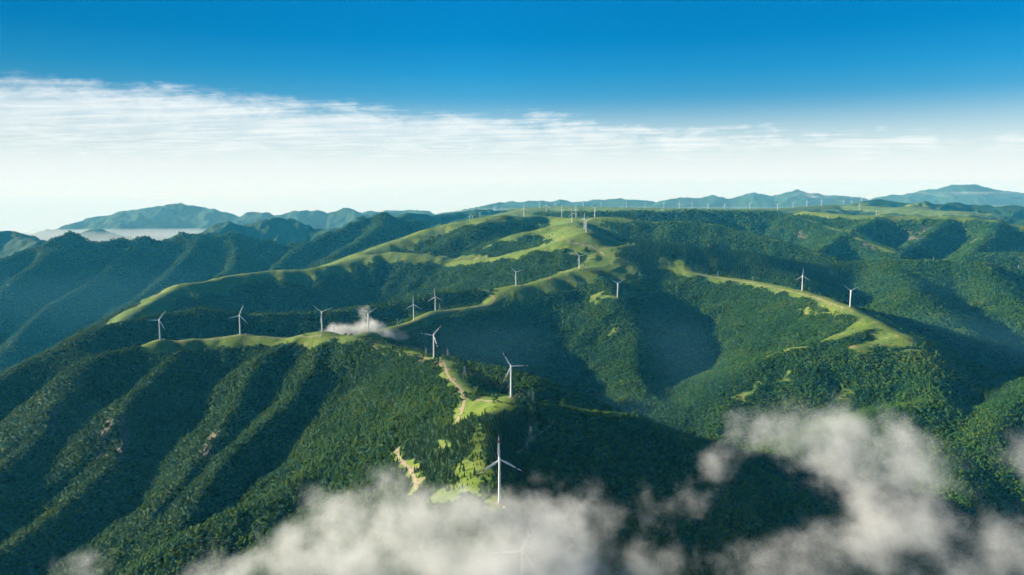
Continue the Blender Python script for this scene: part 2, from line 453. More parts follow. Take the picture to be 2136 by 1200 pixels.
def base_height(x, y):
    """smooth union of all the crest lines; returns height, drop below the crest, crest roughness"""
    n = x.size
    acc = np.full(n, FLOOR)
    best = np.full(n, FLOOR)
    drop = np.full(n, 400.0)
    rough = np.zeros(n)
    grass = np.full(n, -1.0)
    wx = x + 60 * fbm(x, y, 420, 3, .5, 3)
    wy = y + 60 * fbm(x, y, 420, 3, .5, 9)
    k = np.clip(12 + (y - 2000) * .002, 12, 30)
    S = np.exp((FLOOR - FLOOR) / k)
    lse_m = np.full(n, FLOOR)
    lse_s = np.ones(n)
    for ri, rd in enumerate(RIDGES):
        P = rd['P']
        hmax = P[:, 2].max()
        reach = (hmax - FLOOR) / np.min(rd['slope']) + 2 * rd['rnd'] + 100
        sel = np.nonzero((x > P[:, 0].min() - reach) & (x < P[:, 0].max() + reach) & (y > P[:, 1].min() - reach) & (y < P[:, 1].max() + reach))[0]
        if not len(sel):
            continue
        X, Y = x[sel], y[sel]
        # ribs follow the crest: sampled by arc length of the nearest point, bent by a slow warp
        zz = np.full(len(sel), -1e9)
        dr = np.zeros(len(sel))
        ss, dd, ws = np.zeros(len(sel)), np.zeros(len(sel)), np.zeros(len(sel))
        s0 = 0.0
        jit = (wx[sel] - X) * .6 + (wy[sel] - Y) * .4
        for i in range(len(P) - 1):
            a, b = P[i], P[i + 1]
            ex, ey = b[0] - a[0], b[1] - a[1]
            L2 = ex * ex + ey * ey + 1e-6
            L = math.sqrt(L2)
            t = np.clip(((X - a[0]) * ex + (Y - a[1]) * ey) / L2, 0, 1)
            d = np.hypot(X - a[0] - t * ex, Y - a[1] - t * ey)
            if isinstance(rd['slope'], tuple):       # (slope left of the line's direction, slope right of it)
                sl = np.where(ex * (Y - a[1]) - ey * (X - a[0]) > 0, rd['slope'][0], rd['slope'][1])
            else:
                sl = rd['slope']
            f = sl * (np.sqrt(d * d + rd['rnd'] ** 2) - rd['rnd'])
            z = a[2] + t * (b[2] - a[2]) - f
            up_ = z > zz
            zn = np.where(up_, z, zz)
            k1, k0 = np.exp((z - zn) / 14), np.exp((zz - zn) / 14)
            dr = np.where(up_, f, dr)
            ws = ws * k0 + k1
            ss = ss * k0 + k1 * (s0 + t * L)
            dd = dd * k0 + k1 * d
            zz = zn
            s0 += L
        ss, dd = ss / ws, dd / ws
        lam = rd['lam']
        q = (ss + jit) / lam
        rb = 1 - np.abs(perlin(q, dd / (lam * 7) + ri * 3.7, ri)) * 2
        rb = rb + .5 * (1 - np.abs(perlin(q * 2.3, dd / (lam * 4) + ri * 1.7, ri + 50)) * 2)
        zz = zz + rd['rib'] * (rb - 1.1) * np.clip(dd / (lam * 1.0), 0, 1)
        if rd['grass']:
            grass[sel] = np.maximum(grass[sel], 1 - dd / rd['grass'])
        m0 = lse_m[sel]
        kk = k[sel]
        mx = np.maximum(m0, zz)
        lse_s[sel] = lse_s[sel] * np.exp((m0 - mx) / kk) + np.exp((zz - mx) / kk)
        lse_m[sel] = mx
        bt = zz > best[sel]
        best[sel] = np.where(bt, zz, best[sel])
        drop[sel] = np.where(bt, dr, drop[sel])
        rough[sel] = np.where(bt, rd['rough'], rough[sel])
    return lse_m + k * np.log(lse_s), drop, rough, grass


def upsample(Z, nr, nc):
    r = np.linspace(0, Z.shape[0] - 1, nr)
    c = np.linspace(0, Z.shape[1] - 1, nc)
    r0 = np.minimum(r.astype(int), Z.shape[0] - 2)
    c0 = np.minimum(c.astype(int), Z.shape[1] - 2)
    fr, fc = (r - r0)[:, None], (c - c0)[None, :]
    A = Z[r0] * (1 - fr) + Z[r0 + 1] * fr
    return A[:, c0] * (1 - fc) + A[:, c0 + 1] * fc


lr = np.linspace(math.log(R0), math.log(R1), NR)
az = np.linspace(-AZ, AZ, NC)
lrs = np.linspace(math.log(R0), math.log(R1), NR // SUB)
azs = np.linspace(-AZ, AZ, NC // SUB)
gr, ga = np.meshgrid(np.exp(lrs), azs, indexing='ij')
hb, drp, rgh, grs = base_height((gr * np.sin(ga)).ravel(), (gr * np.cos(ga)).ravel())


def blur(A):
    A = A.copy()
    A[1:-1] = (A[:-2] + 2 * A[1:-1] + A[2:]) / 4
    A[:, 1:-1] = (A[:, :-2] + 2 * A[:, 1:-1] + A[:, 2:]) / 4
    return A


HB = upsample(blur(hb.reshape(gr.shape)), NR, NC)
GR = upsample(grs.reshape(gr.shape), NR, NC)
DR = upsample(drp.reshape(gr.shape), NR, NC)
RG = upsample(rgh.reshape(gr.shape), NR, NC)
gr, ga = np.meshgrid(np.exp(lr), az, indexing='ij')
GX, GY = gr * np.sin(ga), gr * np.cos(ga)
msk = np.maximum(np.clip(DR / 130, 0, 1), RG)
wpx, wpy = GX + 50 * fbm(GX, GY, 300, 2, .5, 21), GY + 50 * fbm(GX, GY, 300, 2, .5, 25)
HZ = HB + msk * (34 * (ridged(wpx, wpy, 420, 4, .5, 30) - .55)) + (0.25 + msk) * 3.0 * fbm(GX, GY, 90, 3, .5, 40)
big = RG > .01
far = sstep(GY, 5200, 8000)
HZ = HZ + far * msk * (70 * (ridged(wpx, wpy, 520, 4, .55, 130) - .55) + 16 * fbm(GX, GY, 120, 3, .6, 140))
HZ = HZ + RG * 75 * (ridged(wpx, wpy, 380, 4, .55, 150) - .6)
HZ = HZ + RG * 150 * (ridged(wpx, wpy, 900, 5, .55, 60) - .62)
print('terrain', round(time.time() - T0, 1))


def grid_at(A, x, y):
    r = (np.log(np.hypot(x, y)) - lr[0]) / (lr[1] - lr[0])
    c = (np.arctan2(x, y) - az[0]) / (az[1] - az[0])
    r = np.clip(r, 0, NR - 1.001)
    c = np.clip(c, 0, NC - 1.001)
    r0, c0 = r.astype(int), c.astype(int)
    fr, fc = r - r0, c - c0
    return (A[r0, c0] * (1 - fc) + A[r0, c0 + 1] * fc) * (1 - fr) + (A[r0 + 1, c0] * (1 - fc) + A[r0 + 1, c0 + 1] * fc) * fr


def hz(x, y):
    return grid_at(HZ, np.asarray(x, float), np.asarray(y, float))


def hit(u, v, lo=700, hi=30000):
    """where the line of sight (u, v) from the drone first meets the ground"""
    d = at(u, v, 1.0)
    Y = np.geomspace(lo, hi, 6000)
    z = hz(d[0] * Y, Y)
    below = np.nonzero(d[2] * Y < z)[0]
    if not len(below):
        i = np.argmin(d[2] * Y - z)
    else:
        i = below[0]
    return np.array((d[0] * Y[i], Y[i], z[i]))


# ------------------------------------------------------------------ what grows where
def in_poly(x, y, poly):
    ins = np.zeros(x.shape, bool)
    n = len(poly)
    for i in range(n):
        x0, y0 = poly[i][:2]
        x1, y1 = poly[(i + 1) % n][:2]
        c = ((y0 > y) != (y1 > y)) & (x < (x1 - x0) * (y - y0) / (y1 - y0 + 1e-9) + x0)
        ins ^= c
    return ins


def near_line(x, y, pts, rad):
    """0..1 inside a band of half width rad round a ground line"""
    out = np.zeros(x.shape)
    pts = np.asarray(pts)
    sel = (x > pts[:, 0].min() - rad * 2) & (x < pts[:, 0].max() + rad * 2) & (y > pts[:, 1].min() - rad * 2) & (y < pts[:, 1].max() + rad * 2)
    X, Y = x[sel], y[sel]
    dm = np.full(X.shape, 1e9)
    for a, b in zip(pts[:-1], pts[1:]):
        e = b[:2] - a[:2]
        t = np.clip(((X - a[0]) * e[0] + (Y - a[1]) * e[1]) / (e @ e + 1e-9), 0, 1)
        dm = np.minimum(dm, np.hypot(X - a[0] - t * e[0], Y - a[1] - t * e[1]))
    out[sel] = np.clip(1.5 - dm / rad, 0, 1)
    return out


def ground(pts):
    return np.array([hit(*p) if len(p) == 2 else np.array((at(*p)[0], p[2], 0)) for p in pts])


wob = 10 + .004 * GY
QX = GX + wob * fbm(GX, GY, 60, 3, .6, 70)
QY = GY + 2 * wob * fbm(GX, GY, 60, 3, .6, 75)
gn = fbm(GX, GY, 140, 4, .6, 80)
gn2 = fbm(GX, GY, 35, 3, .6, 85)
GRASS = sstep(GR + .28 * gn + .2 * gn2, -.30, .22)
MEADOWS = [
    [(985, 829), (1030, 837), (1066, 841), (1098, 842), (1118, 852), (1085, 862), (1060, 859), (1035, 864), (1005, 873), (985, 868), (968, 878), (950, 886), (938, 880), (948, 860), (962, 850), (975, 835)],
    [(968, 818), (952, 836), (940, 872), (955, 882), (980, 850), (986, 830)],
    [(928, 766), (936, 785), (950, 800), (968, 815), (955, 822), (938, 806), (922, 786), (914, 768)],
    [(1016, 1000), (1003, 1030), (940, 1062), (892, 1052), (940, 1022), (985, 1000)],
    [(1225, 628), (1240, 614), (1275, 614), (1300, 604), (1330, 608), (1328, 624), (1292, 630), (1260, 625), (1238, 634)],
    [(1263, 697), (1288, 686), (1300, 688), (1272, 701)],
    [(1590, 746), (1640, 728), (1660, 722), (1662, 726), (1640, 733), (1594, 750)],
    [(1530, 822), (1600, 795), (1660, 771), (1665, 779), (1604, 804), (1534, 832)],
    [(1700, 712), (1760, 688), (1800, 670), (1806, 680), (1760, 701), (1704, 719)],
    [(1738, 832), (1768, 815), (1780, 820), (1752, 836)],
    [(1660, 640), (1740, 660), (1745, 668), (1670, 650)],
    [(1775, 738), (1800, 712), (1815, 690), (1850, 682), (1900, 705), (1930, 722), (1885, 734), (1835, 724), (1800, 734)],
]
for mp in MEADOWS:
    GRASS = np.maximum(GRASS, in_poly(QX, QY, ground(mp)).astype(float))
# thinly wooded pasture beside the planted rows
SPARSE = np.zeros_like(GRASS)
for mp in ([(988, 882), (1008, 884), (1013, 930), (1014, 1000), (988, 1016), (950, 1042), (895, 1048), (915, 1015), (955, 992), (980, 940)],
           [(905, 925), (935, 915), (950, 935), (920, 950)]):
    SPARSE = np.maximum(SPARSE, in_poly(QX, QY, ground(mp)).astype(float))
GRASS = np.maximum(GRASS, SPARSE)
ROCK = np.zeros_like(GRASS)
for pts, rad in [([(262, 852), (258, 880), (255, 915), (250, 945)], 16), ([(232, 872), (222, 905), (216, 940)], 9), ([(118, 850), (112, 880), (108, 905)], 10),
                 ([(140, 880), (136, 920)], 8), ([(445, 905), (432, 945)], 7), ([(522, 930), (526, 950)], 10), ([(905, 757), (860, 743)], 7),
                 ([(1888, 488), (1915, 498)], 40), ([(1938, 476), (1920, 490)], 34), ([(2010, 500), (2030, 505)], 28), ([(1865, 510), (1870, 525)], 26),
                 ([(1668, 490), (1678, 497)], 26), ([(1910, 432), (1945, 436)], 44), ([(1990, 430), (2015, 432)], 36), ([(2100, 432), (2108, 436)], 16),
                 ([(1805, 512), (1825, 520)], 20)]:
    b = near_line(QX, QY, ground(pts), rad)
    ROCK = np.maximum(ROCK, b * sstep(fbm(GX, GY, 22, 3, .7, 90) + b * .8, .15, .45))

ROADS = {
    'ridge': ([(915, 750), (926, 756), (930, 764), (933, 781), (941, 793), (956, 806), (969, 822), (970, 835), (966, 850), (958, 868), (950, 882)], 6.0, 'rutted dirt road winding up the near hill past the meadow'),
    'knoll': ([(969, 822), (985, 829), (1004, 834), (1022, 838)], 4.0, ''),
    'wood': ([(829, 938), (831, 954), (844, 968), (857, 981), (866, 997), (867, 1022)], 5.0, ''),
    'shade': ([(1118, 848), (1134, 851), (1150, 860), (1160, 873), (1150, 889), (1120, 906), (1095, 926), (1076, 946)], 4.0, ''),
    'bench': ([(818, 690), (840, 681), (880, 666), (905, 654), (940, 650), (1000, 642), (1024, 637), (1035, 625), (1022, 614)], 6.5, ''),
    'upper': ([(1160, 501), (1180, 505), (1220, 511), (1240, 517), (1254, 527), (1262, 535)], 10.0, ''),
    'spur': ([(1450, 572), (1490, 578), (1540, 586), (1568, 590)], 6.0, ''),
    'brow': ([(1170, 583), (1200, 587), (1250, 592)], 6.0, ''),
    'crest': ([(904, 752), (885, 746), (860, 742), (830, 737), (800, 730), (770, 718)], 4.5, ''),
    'link': ([(1568, 591), (1610, 599), (1650, 609), (1690, 618)], 4.0, ''),
    'left crest': ([(672, 700), (640, 704), (600, 706), (545, 702), (500, 700), (440, 708), (400, 713), (340, 714)], 4.0, ''),
    'yard': ([(1690, 618), (1720, 628), (1745, 638), (1765, 644)], 6.0, ''),
}
ROADLINES = {}
DIRT = np.zeros_like(GRASS)
for k, (pts, wd, lab) in ROADS.items():
    G = ground(pts)
    # drop a survey point that slipped over the crest
    keep = [0]
    for i in range(1, len(G)):
        if abs(G[i, 1] - G[keep[-1], 1]) < 0.16 * G[keep[-1], 1]:
            keep.append(i)
    print('road', k, [int(q) for q in G[:, 1]], 'kept', len(keep))
    G = G[keep]
    ROADLINES[k] = G
    DIRT = np.maximum(DIRT, near_line(QX, QY, G, wd * .55) * sstep(gn2, -.4, .4))
    GRASS = np.maximum(GRASS, near_line(QX, QY, G, wd * (2.0 if k == 'wood' else 1.15)))
DIRT = np.maximum(DIRT, .8 * sstep(gn2 + .4 * gn, .62, .8) * (GRASS > .5))

TURBINES = [
    (1089, 1255, 930, 24), (1042, 1047, 1100, -2), (1066, 840, 1600, -31), (905, 748, 2180, 40), (672, 697, 2570, 70), (501, 697, 2630, 20),
    (334, 711, 2560, 35), (768, 690, 2760, 55), (863, 667, 3080, 0), (908, 646, 3380, -3), (1076, 602, 3720, 74), (1208, 560, 4000, 76),
    (1288, 621, 3580, 60), (1673, 606, 3480, 2), (1773, 640, 3083, 63),
    (1222.5, 486, 4560, 65), (1218.5, 478, 4880, 5), (1193, 467.5, 5450, -15), (1201.3, 458, 5860, 2), (1171.8, 453.4, 6240, 0),
    (1240.5, 454.5, 5640, 60), (1092.7, 451.5, 6040, 2), (1139, 443, 7150, 4), (1125.7, 439.5, 10906, 30), (1157.3, 431, 12236, 0),
    (1216.6, 431.5, 12369, 58), (1253.8, 431.8, 12302, 2), (1281.5, 432.6, 11837, 0), (1306.5, 434.5, 10174, 8), (1345.5, 433, 12103, 55),
    (1064.5, 447, 6600, 0), (1102, 442, 8400, 6), (979.5, 452, 8960, 20), (985.7, 451, 8960, 75), (1001, 443, 10416, 60), (1031, 439, 10640, 0),
    (1381, 438, 9576, 4), (1384.5, 437, 9975, 62), (1416.5, 436.5, 9842, 0), (1443, 435.5, 9908, 20), (1447.5, 435.5, 10241, 70),
    (1476.5, 434, 11837, 60), (1511, 434, 11837, 58), (1563.7, 435.8, 9709, 64), (1621.6, 435.8, 9709, 60), (1654, 433.5, 10241, 56),
    (1683, 430.8, 10507, 0), (1713, 428.5, 11039, 3), (1759, 427, 11837, 0), (1775.6, 428, 11837, 8), (1792.8, 430.5, 10241, 2),
    (1796, 427.5, 11305, 50), (1817.6, 415, 12635, 0), (1829, 433.2, 9709, -6), (1889, 427, 10640, 2), (1953.7, 421.5, 10906, 5),
]
PADS = np.zeros_like(GRASS)
for (u, v, Y, ph) in TURBINES[:22]:
    p = at(u, v, Y)
    d = np.hypot(GX - p[0], GY - p[1])
    GRASS = np.maximum(GRASS, sstep(d + 16 * gn + 9 * gn2, 36, 22))
    DIRT = np.maximum(DIRT, .75 * sstep(d + 7 * gn2, 14, 6))
GRASS = np.clip(GRASS - ROCK, 0, 1)
# soil has no long grass on it; rock steps and small hummocks
HZ = HZ + ROCK * (7 * ridged(GX, GY, 30, 3, .6, 95) - 3) + .5 * gn2 * np.clip(GY / 2000, .4, 2)
HZ = HZ + (GX ** 2 + GY ** 2 < 0) * 0
print('masks', round(time.time() - T0, 1))

# ------------------------------------------------------------------ terrain mesh
TREE_FAR = 8600.0
m_terr, t, out = new_mat('hillside')
at1 = t.n('ShaderNodeAttribute', attribute_name='cover')
sepc = t.n('ShaderNodeSeparateColor')
t.put(sepc.inputs[0], at1.outputs['Color'])
g_, r_, d_ = sepc.outputs[0], sepc.outputs[1], sepc.outputs[2]
geo = t.n('ShaderNodeNewGeometry')
P = geo.outputs['Position']
nA = t.noise(P, 0.012, 5.0, 0.6)
nB = t.noise(P, 0.09, 5.0, 0.65)
nC = t.noise(P, 0.5, 3.0, 0.6)
grass_c = t.ramp(t.m('ADD', t.m('MULTIPLY', nA, .55), t.m('MULTIPLY', nB, .45)),
                 [(.32, (.070, .140, .018)), (.46, (.13, .215, .028)), (.58, (.22, .285, .048)), (.70, (.33, .34, .11))])
grass_c = t.mix(t.rng(nC, .35, .65, 0, .45), grass_c, (.06, .105, .018))
nD = t.noise(P, .03, 6.0, .7)
grass_c = t.mix(t.rng(nD, .52, .66, 0, .7), grass_c, (.07, .13, .022))
wood_c = t.ramp(t.m('ADD', t.m('MULTIPLY', nB, .6), t.m('MULTIPLY', nC, .4)), [(.36, (.012, .036, .012)), (.52, (.026, .066, .018)), (.66, (.046, .088, .022))])
rock_c = t.ramp(t.m('ADD', t.m('MULTIPLY', nB, .5), t.m('MULTIPLY', nC, .5)), [(.35, (.035, .034, .024)), (.5, (.12, .108, .078)), (.65, (.27, .24, .18))])
dirt_c = t.ramp(nC, [(.3, (.20, .15, .085)), (.7, (.36, .29, .19))])
col = t.mix(t.rng(t.m('ADD', g_, t.m('MULTIPLY', t.m('SUBTRACT', nC, .5), .5)), .35, .65), wood_c, grass_c)
col = t.mix(t.rng(t.m('ADD', d_, t.m('MULTIPLY', t.m('SUBTRACT', nC, .5), .5)), .4, .7), col, dirt_c)
col = t.mix(r_, col, rock_c)
bs = t.n('ShaderNodeBsdfPrincipled')
t.put(bs.inputs['Base Color'], col)
bs.inputs['Roughness'].default_value = .9
bs.inputs['Specular IOR Level'].default_value = .15
# far woods are too many to build tree by tree: their canopy is bumped
wb = t.n('ShaderNodeTexVoronoi', feature='F1')
t.put(wb.inputs['Vector'], P)
wb.inputs['Scale'].default_value = .085
hgt = t.m('MULTIPLY', t.m('SUBTRACT', 1.0, wb.outputs['Distance']), t.rng(g_, .6, .2, .05, 1.0))
bmp = t.n('ShaderNodeBump')
bmp.inputs['Strength'].default_value = .9
bmp.inputs['Distance'].default_value = 7.0
t.put(bmp.inputs['Height'], hgt)
t.put(bs.inputs['Normal'], bmp.outputs[0])
t.put(out.inputs['Surface'], bs.outputs[0])

V = np.c_[GX.ravel(), GY.ravel(), HZ.ravel() + CAMZ]
idx = np.arange(NR * NC, dtype=np.int32).reshape(NR, NC)
Q = np.stack((idx[:-1, :-1], idx[:-1, 1:], idx[1:, 1:], idx[1:, :-1]), -1).reshape(-1, 4)
me = np_mesh('hills', V, Q, None, m_terr)
ca = me.color_attributes.new('cover', 'FLOAT_COLOR', 'POINT')
ca.data.foreach_set('color', np.stack((GRASS, ROCK, DIRT, np.ones_like(GRASS)), -1).astype(np.float32).ravel())
prop(link('hills', me), 'green mountain ridges, spurs and valleys running back to the horizon', 'hills', kind='structure')
print('hills', round(time.time() - T0, 1))

# ------------------------------------------------------------------ dirt roads
m_dirt, t, out = new_mat('road_dirt')
geo = t.n('ShaderNodeNewGeometry')
P = geo.outputs['Position']
at1 = t.n('ShaderNodeAttribute', attribute_name='across')
rut = t.m('ABSOLUTE', t.m('SUBTRACT', t.m('ABSOLUTE', at1.outputs['Fac']), .45))
nz = t.noise(P, .25, 5.0, .65)
c = t.mix(t.rng(t.m('ADD', rut, t.m('MULTIPLY', t.m('SUBTRACT', nz, .5), .5)), .02, .3), (.13, .095, .06), (.33, .26, .17))
c = t.mix(t.rng(nz, .45, .75), c, (.42, .36, .27))
bs = t.n('ShaderNodeBsdfPrincipled')
t.put(bs.inputs['Base Color'], c)
bs.inputs['Roughness'].default_value = .95
t.put(out.inputs['Surface'], bs.outputs[0])


def resample(pts, step):
    pts = np.asarray(pts, float)[:, :2]
    # Chaikin smoothing, then even spacing
    for _ in range(3):
        a, b = pts[:-1], pts[1:]
        pts = np.vstack((pts[:1], np.stack((a * .75 + b * .25, a * .25 + b * .75), 1).reshape(-1, 2), pts[-1:]))
    L = np.r_[0, np.cumsum(np.hypot(*(pts[1:] - pts[:-1]).T))]
    s_ = np.arange(0, L[-1], step)
    return np.c_[np.interp(s_, L, pts[:, 0]), np.interp(s_, L, pts[:, 1])]


ROAD_LABEL = {
    'ridge': 'rutted dirt road winding up the near hill past the bright meadow', 'knoll': 'pale track along the top edge of the bright knoll meadow',
    'wood': 'short winding dirt track in the wood above the foreground mist', 'shade': 'faint track looping down the shaded slope below the knoll',
    'bench': 'track curving along the grassy bench past two turbines', 'upper': 'brown track crossing the bare hilltop below the turbine cluster',
    'spur': 'pale track at the top of the right hand spur', 'brow': 'track on the brow below the second hill turbine',
    'crest': 'track along the near crest left of the road head turbine', 'link': 'track along the upper meadow of the right hand spur',
    'left crest': 'faint track along the near left crest meadow between three turbines', 'yard': 'worn track between the two turbines of the right hand spur'}
for k, G in ROADLINES.items():
    wd = ROADS[k][1]
    p = resample(G, 3.0)
    tg = np.gradient(p, axis=0)
    tg /= np.linalg.norm(tg, axis=1)[:, None] + 1e-9
    nr_ = np.c_[-tg[:, 1], tg[:, 0]]
    s_ = np.arange(len(p)) * 3.0
    off = 1.2 * fbm(s_, s_ * 0 + 3.3, 60, 2, .5, 12)[:, None] * nr_
    wv = wd * (.5 + .12 * fbm(s_, s_ * 0 + 7.1, 25, 2, .5, 14))
    cols = np.linspace(-1, 1, 7)
    Vr = np.stack([p + off + nr_ * (wv * c_)[:, None] for c_ in cols], 1)
    z = hz(Vr[..., 0], Vr[..., 1]) + .45 - .25 * np.abs(cols)[None, :]
    Vr = np.dstack((Vr, z + CAMZ)).reshape(-1, 3)
    n_, m_ = len(p), 7
    ii = np.arange(n_ * m_).reshape(n_, m_)
    me = np_mesh('dirt_road', Vr, np.stack((ii[:-1, :-1], ii[:-1, 1:], ii[1:, 1:], ii[1:, :-1]), -1).reshape(-1, 4), None, m_dirt)
    a_ = me.attributes.new('across', 'FLOAT', 'POINT')
    a_.data.foreach_set('value', np.tile(cols, n_).astype(np.float32))
    prop(link('dirt_road', me), ROAD_LABEL[k], 'dirt road', kind='structure')

# ------------------------------------------------------------------ wind turbines
m_white = simple_mat('turbine_paint', (.80, .81, .80), .38, .04, .15)
m_red = simple_mat('red_paint', (.48, .045, .03), .4, .1, .5)
m_grey = simple_mat('grey_paint', (.32, .33, .33), .5, .1, .5)
m_conc = simple_mat('concrete', (.42, .41, .38), .85, .12, .4)
HUB, BL = 65.0, 38.5


def blade_section(r):
    """chord, thickness, twist along the blade"""
    f = r / BL
    if f < .06:
        return 1.9, 1.9, 0.0
    if f < .22:
        k = (f - .06) / .16
        return 1.9 + 1.5 * k, 1.9 - 1.2 * k, R(14)
    k = (f - .22) / .78
    return 3.4 * (1 - k) ** .85 + .35, .70 * (1 - k) + .10, R(14 * (1 - k))


def blade_mesh(f0, f1, grow=0.0, n=22, mat=None, name='blade'):
    b, m_ = MB(), 12
    Vb = []
    fs = np.linspace(f0, f1, n)
    for f in fs:
        ch, th, tw = blade_section(f * BL)
        ch, th = ch + grow, th + grow
        for j in range(m_):
            a = 2 * math.pi * j / m_
            x, y = math.cos(a) * ch / 2 - ch * .18 * (1 if f > .06 else 0), math.sin(a) * th / 2 * (1 - .35 * math.cos(a))
            xr, yr = x * math.cos(tw) - y * math.sin(tw), x * math.sin(tw) + y * math.cos(tw)
            Vb.append((xr, yr - .9 * f * f, f * BL))
    Qb = [(i * m_ + j, i * m_ + (j + 1) % m_, (i + 1) * m_ + (j + 1) % m_, (i + 1) * m_ + j) for i in range(n - 1) for j in range(m_)]
    Vb += [(np.mean([Vb[j] for j in range(m_)], 0)).tolist(), np.mean(Vb[(n - 1) * m_:n * m_], 0).tolist()]
    Tb = [(n * m_, (j + 1) % m_, j) for j in range(m_)] + [(n * m_ + 1, (n - 1) * m_ + j, (n - 1) * m_ + (j + 1) % m_) for j in range(m_)]
    b.add(Vb, Qb, Tb)
    return b.mesh(name, mat)


b = MB()
zs = np.linspace(0, HUB - 1.6, 12)
b.tube([(0, 0, z) for z in zs], np.linspace(2.15, 1.25, 12), 24)
me_tower = b.mesh('tower', m_white)
b = MB()
b.tube([(0, 0, -2.5), (0, 0, .35)], [4.2, 4.2], 24)
me_plinth = b.mesh('plinth', m_conc, False)
b = MB()                                              # nacelle: rounded housing, axis along -Y
sec = [(-2.3, 1.15, 1.2), (-1.6, 1.5, 1.55), (0, 1.7, 1.8), (3.5, 1.75, 1.9), (6.2, 1.6, 1.7), (7.0, 1.1, 1.2)]
Vn, m_ = [], 20
for (y, rx, rz) in sec:
    for j in range(m_):
        a = 2 * math.pi * j / m_
        ca_, sa_ = math.cos(a), math.sin(a)
        Vn.append((rx * math.copysign(abs(ca_) ** .55, ca_), y, HUB + rz * math.copysign(abs(sa_) ** .55, sa_)))
k_ = len(sec)
Qn = [(i * m_ + j, (i + 1) * m_ + j, (i + 1) * m_ + (j + 1) % m_, i * m_ + (j + 1) % m_) for i in range(k_ - 1) for j in range(m_)]
Vn += [(0, sec[0][0], HUB), (0, sec[-1][0], HUB)]
Tn = [(k_ * m_, j, (j + 1) % m_) for j in range(m_)] + [(k_ * m_ + 1, (k_ - 1) * m_ + (j + 1) % m_, (k_ - 1) * m_ + j) for j in range(m_)]
b.add(Vn, Qn, Tn)
me_nac = b.mesh('nacelle', m_white)
b = MB()
b.tube([(0, 6, HUB + 1.7), (0, 6, HUB + 3.6)], [.07, .05], 6)
b.tube([(-.5, 6, HUB + 3.2), (.5, 6, HUB + 3.2)], [.05, .05], 6)
me_mast = b.mesh('wind_mast', m_grey)
b = MB()
b.tube([(0, -2.2, 0), (0, -2.6, 0), (0, -3.6, 0), (0, -4.4, 0), (0, -4.9, 0), (0, -5.1, 0)], [1.35, 1.55, 1.5, 1.1, .6, .1], 20)
me_hub = b.mesh('rotor_hub', m_white)
me_blade = blade_mesh(0.02, 1.0, mat=m_white)
me_bands = [blade_mesh(.66, .76, .03, 5, m_red, 'red_band'), blade_mesh(.90, .995, .03, 5, m_red, 'red_band')]
b = MB()
b.box((0, -2.12, 2.3), (.5, .10, 1.1))
b.box((0, -2.55, .75), (.8, .5, .42))
me_door = b.mesh('tower_door', m_grey, False)

TURB_LABELS = [
    'half hidden wind turbine deepest in the white mist at the bottom of the picture',
    'large wind turbine with red banded blades rising out of the foreground mist',
    'wind turbine on the bright grass knoll beside the dirt road, red banded blades',
    'wind turbine at the top of the dirt road, between two small pylons',
    'wind turbine on the near crest just left of the small drifting cloud',
    'wind turbine in the middle of the near left crest meadow',
    'leftmost wind turbine, at the far left end of the near crest meadow',
    'wind turbine with its foot buried in the small cloud on the saddle',
    'wind turbine at the start of the grassy bench right of the small cloud',
    'wind turbine beside the curving bench track with one blade straight up',
    'wind turbine on the pale meadow slope above the road bend',
    'wind turbine on top of the second hill, in front of the dark conifer wood',
    'wind turbine in the small meadow clearing above the forested spur',
    'wind turbine on the right hand spur with one blade straight up',
    'rightmost near wind turbine, at the bend of the right hand spur meadow',
    'front wind turbine on the bare hilltop above the brown track',
    'wind turbine standing directly behind the front one on the bare hilltop',
    'wind turbine with a bent left leaning blade beside the crest track',
    'wind turbine on the far crest with one blade up, behind the crest track one',
    'wind turbine left of the crest cluster, blades like an upturned Y, on dark hedge line',
    'wind turbine at the right end of the crest cluster with blades like a Y',
    'wind turbine alone at the left end of the far grassy crest',
    'wind turbine on the plateau shoulder above the left part of the crest',
]
FAR_LABEL = {
    23: 'faint wind turbine just left of the plateau shoulder turbine',
    24: 'faint wind turbine on the plateau skyline above the shoulder knoll',
    30: 'tiny wind turbine just left of the lone crest end turbine, before the blue hill',
    31: 'tiny wind turbine close behind and right of the lone turbine at the left crest end',
    35: 'right of the two faint turbines on the blue hill left of the plateau',
    34: 'left of the two faint turbines on the blue hill, tallest blade up',
    32: 'left of a close pair of tiny turbines below the blue far hill',
    33: 'right of a close pair of tiny turbines below the blue far hill',
    50: 'tall wind turbine on the green plateau right of centre before the dark small hill',
    51: 'wind turbine close behind the tall one on the green right plateau',
    53: 'wind turbine standing on the meadow edge below the small dark hill',
    52: 'tiny wind turbine on top of the small dark hill at right',
    54: 'tiny wind turbine left of the cliff hills in front of the white cloud band',
    55: 'rightmost wind turbine, above the pale cliff hills',
}


